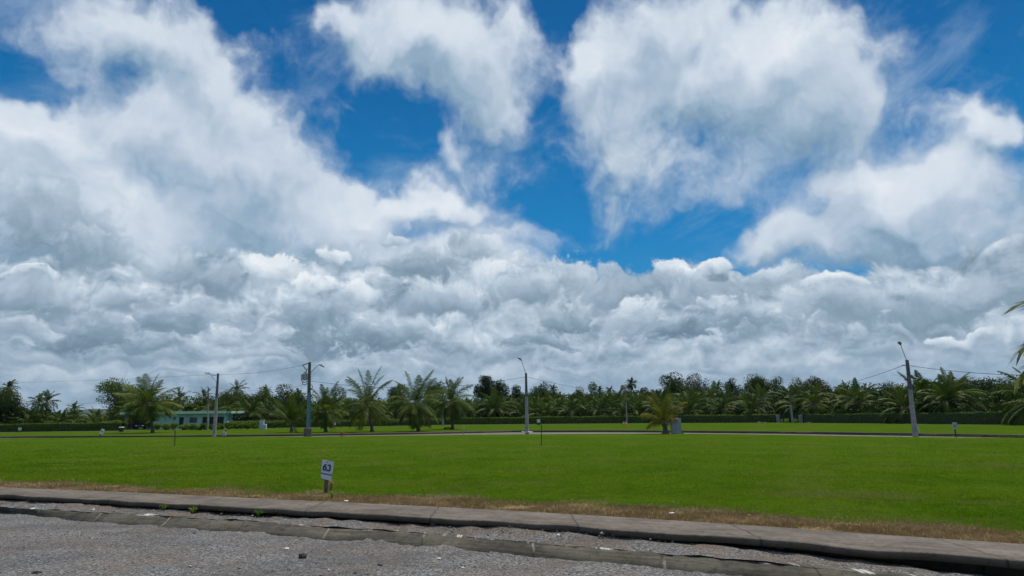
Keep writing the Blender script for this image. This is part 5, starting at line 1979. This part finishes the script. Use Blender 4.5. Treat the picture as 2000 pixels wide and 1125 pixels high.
    a, b = on_hedge(1525, .35), on_hedge(1561, .35)
    t = thing('iron_gate', 'dark iron gate closing the gap between the two stone piers', 'gate', a.lerp(b, .5), math.atan2(b.y - a.y, b.x - a.x))
    w = (b - a).length
    m = MB()
    for z in (.15, .75, 1.25):
        m.box((0, 0, z), (w, .04, .05))
    m.box((-w / 2 + .03, 0, .7), (.06, .06, 1.25)); m.box((w / 2 - .03, 0, .7), (.06, .06, 1.25))
    m.build('frame', M_BLACK, t)
    m = MB()
    k = -w / 2 + .12
    while k < w / 2 - .05:
        m.tube([(k, .03, .1), (k, .03, 1.32)], .018, 5); k += .13
    m.build('bars', M_BLACK, t)
    for i, (px, bs, w_) in enumerate(((1482, 825.6, 5), (1492, 825.7, 4), (1572, 826, 4), (1579, 826, 5))):
        B = on_hedge(px, -.5); s = B.y / F_PX
        m = MB()
        r = random.Random(i)
        for k in range(3):
            c = Vector(((k - 1) * w_ * s * .5, r.uniform(-.1, .1), 0)); q = w_ * s * .5
            m.lathe([(q * .7, -.05), (q, .04), (q * .8, q * .5), (q * .3, q * .75)], 8, c=tuple(c))
        o = m.build('rock', M_STONE); o.location = B
        tag(o, ('low brown rock at the hedge foot, left of the gateway', 'rock nearest the left gate pier', 'rock nearest the right gate pier', 'second rock right of the right gate pier')[i], 'rock', 'rocks at the gateway')
    # survey rods
    for i, (px, bs, tp, w_) in enumerate(((341.2, 873.5, 840, 1.6), (1057.2, 872.5, 829, 1.5))):
        B = P(px, bs); T = at_depth(px + (.5 if i else .8), tp, B.y) - B
        t = thing('survey_rod', ('thick rusty steel rod standing in the lawn below the house', 'thin black steel rod standing in the lawn right of the middle lamp pole')[i], 'rod', B, 0, 'steel rods marking the lots')
        m = MB(); m.tube([(0, 0, -.1), T * .5 + Vector((.006, 0, 0)), T], w_ * B.y / F_PX / 2, 7); m.build('rod', M_RUST, t)
        m = MB(); m.lathe([(.07, -.02), (.06, .02), (.03, .035)], 9); m.build('foot', M_STONE, t)
    # fallen branch
    B = P(872, 839)
    s = B.y / F_PX
    t = thing('fallen_branch', 'dark fallen palm branch lying left of the palm foot', 'branch', B)
    m = MB(); m.tube([(-.35, 0, .03), (0, .05, .16), (.35, 0, .20), (.75, .05, .05)], [.03, .03, .025, .015], 5)
    m.tube([(0, .05, .16), (-.15, 0, .36)], [.02, .01], 4); m.tube([(.3, 0, .2), (.5, -.1, .42)], [.02, .01], 4); m.build('stem', M_BARK, t)
    r = np.random.default_rng(4)
    link('leaves', tri_mesh('leaves', *clump_leaves(r, [(-.2, 0, .15), (.2, 0, .15), (.55, 0, .12)], [.2, .2, .18], [60, 60, 50], .12), M_TREE[0], 4), t)
    # leaning bamboo prop
    a = P(1206.5, 826.6); b = at_depth(1184.5, 800, a.y) - a
    m = MB(); m.tube([(0, 0, 0), b * .5 + Vector((0, 0, .05)), b], [.05, .045, .03], 6)
    o = m.build('bamboo_pole', M_DEADF); o.location = a
    tag(o, 'bare pale bamboo pole leaning left against the long hedge', 'pole')


boxes()

# ------------------------------------------------------------------ weeds, single stones, leaves near the pavement
M_WEED = leafy('weed', (.060, .120, .010), (.140, .200, .030), trans=.35, scale=3)


def weed(label, px, py, z, h, w, seed, n=26, mat=None, group='weeds growing along the pavement edge'):
    B = gp(px, py, z)
    r = np.random.default_rng(seed)
    V, Fc = [], []
    for i in range(n):
        a = r.uniform(0, 6.28)
        d = np.array([math.cos(a), math.sin(a), 0])
        l = h * r.uniform(.6, 1.15)
        sp_ = w * r.uniform(.3, 1.1)
        b0 = d * w * .12 * r.random()
        p1 = b0 + d * sp_ * .35 + np.array([0, 0, l * .65])
        p2 = b0 + d * sp_ * .75 + np.array([0, 0, l])
        p3 = b0 + d * sp_ * 1.1 + np.array([0, 0, l * .75])
        q = np.array([-math.sin(a), math.cos(a), 0]) * .006
        o = len(V)
        V += [b0 - q, b0 + q, p1 - q * 1.4, p1 + q * 1.4, p2 - q, p2 + q, p3]
        Fc += [(o, o + 1, o + 3), (o, o + 3, o + 2), (o + 2, o + 3, o + 5), (o + 2, o + 5, o + 4), (o + 4, o + 5, o + 6)]
    o = link('weed', tri_mesh('weed', np.array(V), np.array(Fc), mat or M_WEED), None, B)
    tag(o, label, 'weed', group)


weed('grassy weed below the pavement, leftmost of the row', 321, 998, -.15, .12, .12, 1)
weed('second grassy weed from the left below the pavement', 377, 1002, -.15, .11, .14, 2)
weed('third grassy weed from the left below the pavement', 436, 1003, -.15, .13, .12, 3)
weed('fourth grassy weed from the left below the pavement', 506, 1009, -.15, .11, .13, 4)
weed('widest grassy weed below the pavement, below left of the 63 sign', 545, 1010, -.16, .14, .18, 5, n=36)
weed('tiny weed below the pavement, under the 63 sign', 645, 1016, -.16, .07, .06, 6, n=12)
weed('bright upright weed on the dry strip just right of the 63 sign foot', 648, 974, -.01, .14, .07, 7, n=20)
weed('dry reddish weed leaning away behind the 63 sign post', 646, 960, 0, .26, .14, 8, n=18, mat=M_DRY)
weed('leafy weed in the washed-out gap under the pavement at far right', 1905, 1110, -.27, .10, .16, 9, n=44)
weed('small leafy weed in the gap under the pavement, left of the far right one', 1706, 1094, -.26, .07, .09, 10, n=26)
weed('dry weed on the gravel mound near the middle of the verge', 1308, 1054, -.14, .11, .12, 11, n=30, mat=M_DRY)

M_ROCKS = {'dark': plain('dark_stone', (.050, .040, .030), .9, var=.4, scale=20, bmp=.6), 'white': plain('chalky_stone', (.58, .55, .50), .85, var=.12, scale=20, bmp=.4),
           'grey': plain('grey_stone', (.10, .105, .115), .9, var=.3, scale=20, bmp=.6), 'tan': plain('tan_stone', (.30, .25, .15), .85, var=.25, scale=20, bmp=.4)}


def rock(label, px, py, z, w, col, seed, flat=.6):
    B = gp(px, py, z)
    s = B.length / F_PX
    r = random.Random(seed)
    bm = bmesh.new()
    bmesh.ops.create_icosphere(bm, subdivisions=2, radius=w * s / 2)
    for v in bm.verts:
        k = 1 + .28 * math.sin(v.co.x * 60 + seed) * math.cos(v.co.y * 75 + seed * 2) + r.uniform(-.14, .14)
        v.co = Vector((v.co.x * k, v.co.y * k * .75, v.co.z * k * flat))
    bmesh.ops.translate(bm, verts=bm.verts, vec=(0, 0, w * s * flat * .30))
    me = bpy.data.meshes.new('stone')
    bm.to_mesh(me); bm.free()
    me.materials.append(M_ROCKS[col])
    o = link('stone', me, None, B)
    o.rotation_euler = (0, 0, r.uniform(-.5, .5))
    tag(o, label, 'stone', 'single stones on road and verge')


for i, a in enumerate([
    ('round dark brown stone on the gravel road below the 63 sign', 591, 1090, Z_ROAD, 13, 'dark', .8),
    ('dark grey stone on the gravel road right of the round brown one', 742, 1106, Z_ROAD, 10, 'grey', .7),
    ('flat white stone on the gravel road left of the round brown one', 559, 1073, Z_ROAD, 10, 'white', .4),
    ('dark flat stone at the bottom edge of the gravel road', 694, 1121, Z_ROAD, 9, 'dark', .4),
    ('white flat stone on the gravel road below the mound', 857, 1092, Z_ROAD, 9, 'white', .4),
    ('small pale stone left of centre on the gravel road', 846, 1099, Z_ROAD, 6, 'tan', .6),
    ('white stone on the gravel road near its bottom, right of centre', 904, 1110, Z_ROAD, 8, 'white', .5),
    ('pale upright stone at the foot of the pavement, centre', 845, 1027, Z_VERGE, 10, 'tan', .8),
    ('white chip on the verge, left quarter', 182, 997, Z_VERGE, 8, 'white', .4),
    ('white chip on the upper kerb edge, far left', 64, 994, Z_VERGE, 8, 'white', .25),
    ('flat pale slab piece lying under the pavement, right half', 1522, 1077, -.2, 17, 'tan', .55),
    ('white stone on the verge below the right pavement', 1604, 1092, -.2, 7, 'white', .7),
    ('second white stone on the verge below the right pavement', 1635, 1106, -.22, 8, 'white', .6),
    ('broken white concrete piece in the dry grass right of centre', 1312, 1003, 0.01, 11, 'white', .25),
    ('pale broken piece in the dry grass, right of the other', 1464, 1007, 0.01, 7, 'tan', .3),
    ('small white litter-like stone at the pavement back right of the 63 sign', 676, 980, 0.012, 9, 'white', .4),
    ('pale stone on the gravel mound, centre', 1090, 1047, -.07, 7, 'white', .6),
    ('thin pale chip below the pavement, centre', 1080, 1031, -.06, 9, 'white', .3),
    ('brown clod at the lower left corner of the road', 70, 1121, Z_ROAD, 14, 'dark', .4),
]):
    rock(a[0], a[1], a[2], a[3], a[4], a[5], 900 + i, a[6])

# yellowed leaf hanging out of the gap
B = gp(1938, 1117, -.25)
r = np.random.default_rng(5)
V = np.array([(-.10, 0, .05), (-.03, -.03, .07), (.06, -.02, .045), (.10, 0, .01), (.03, .03, .02), (-.04, .03, .04)])
o = link('fallen_leaf', tri_mesh('fallen_leaf', V, np.array([(0, 1, 5), (1, 4, 5), (1, 2, 4), (2, 3, 4)]), M_COCO_Y), None, B)
tag(o, 'large yellow-green leaf on the ground under the far right pavement', 'leaf')

# ------------------------------------------------------------------ the air between here and the far hill
def haze():
    mb = MB()
    mb.box((0, 0, 180), (14000, 14000, 364))
    m = bpy.data.materials.new('haze')
    m.use_nodes = True
    t = m.node_tree
    t.nodes.clear()
    out = t.nodes.new('ShaderNodeOutputMaterial')
    v = t.nodes.new('ShaderNodeVolumePrincipled')
    v.inputs['Color'].default_value = (.55, .72, .92, 1)
    v.inputs['Density'].default_value = 0.000035
    v.inputs['Anisotropy'].default_value = 0.2
    t.links.new(v.outputs[0], out.inputs['Volume'])
    o = mb.build('haze', m)
    tag(o, 'thin bluish air between the field and the far hill', 'haze', kind='stuff')


haze()
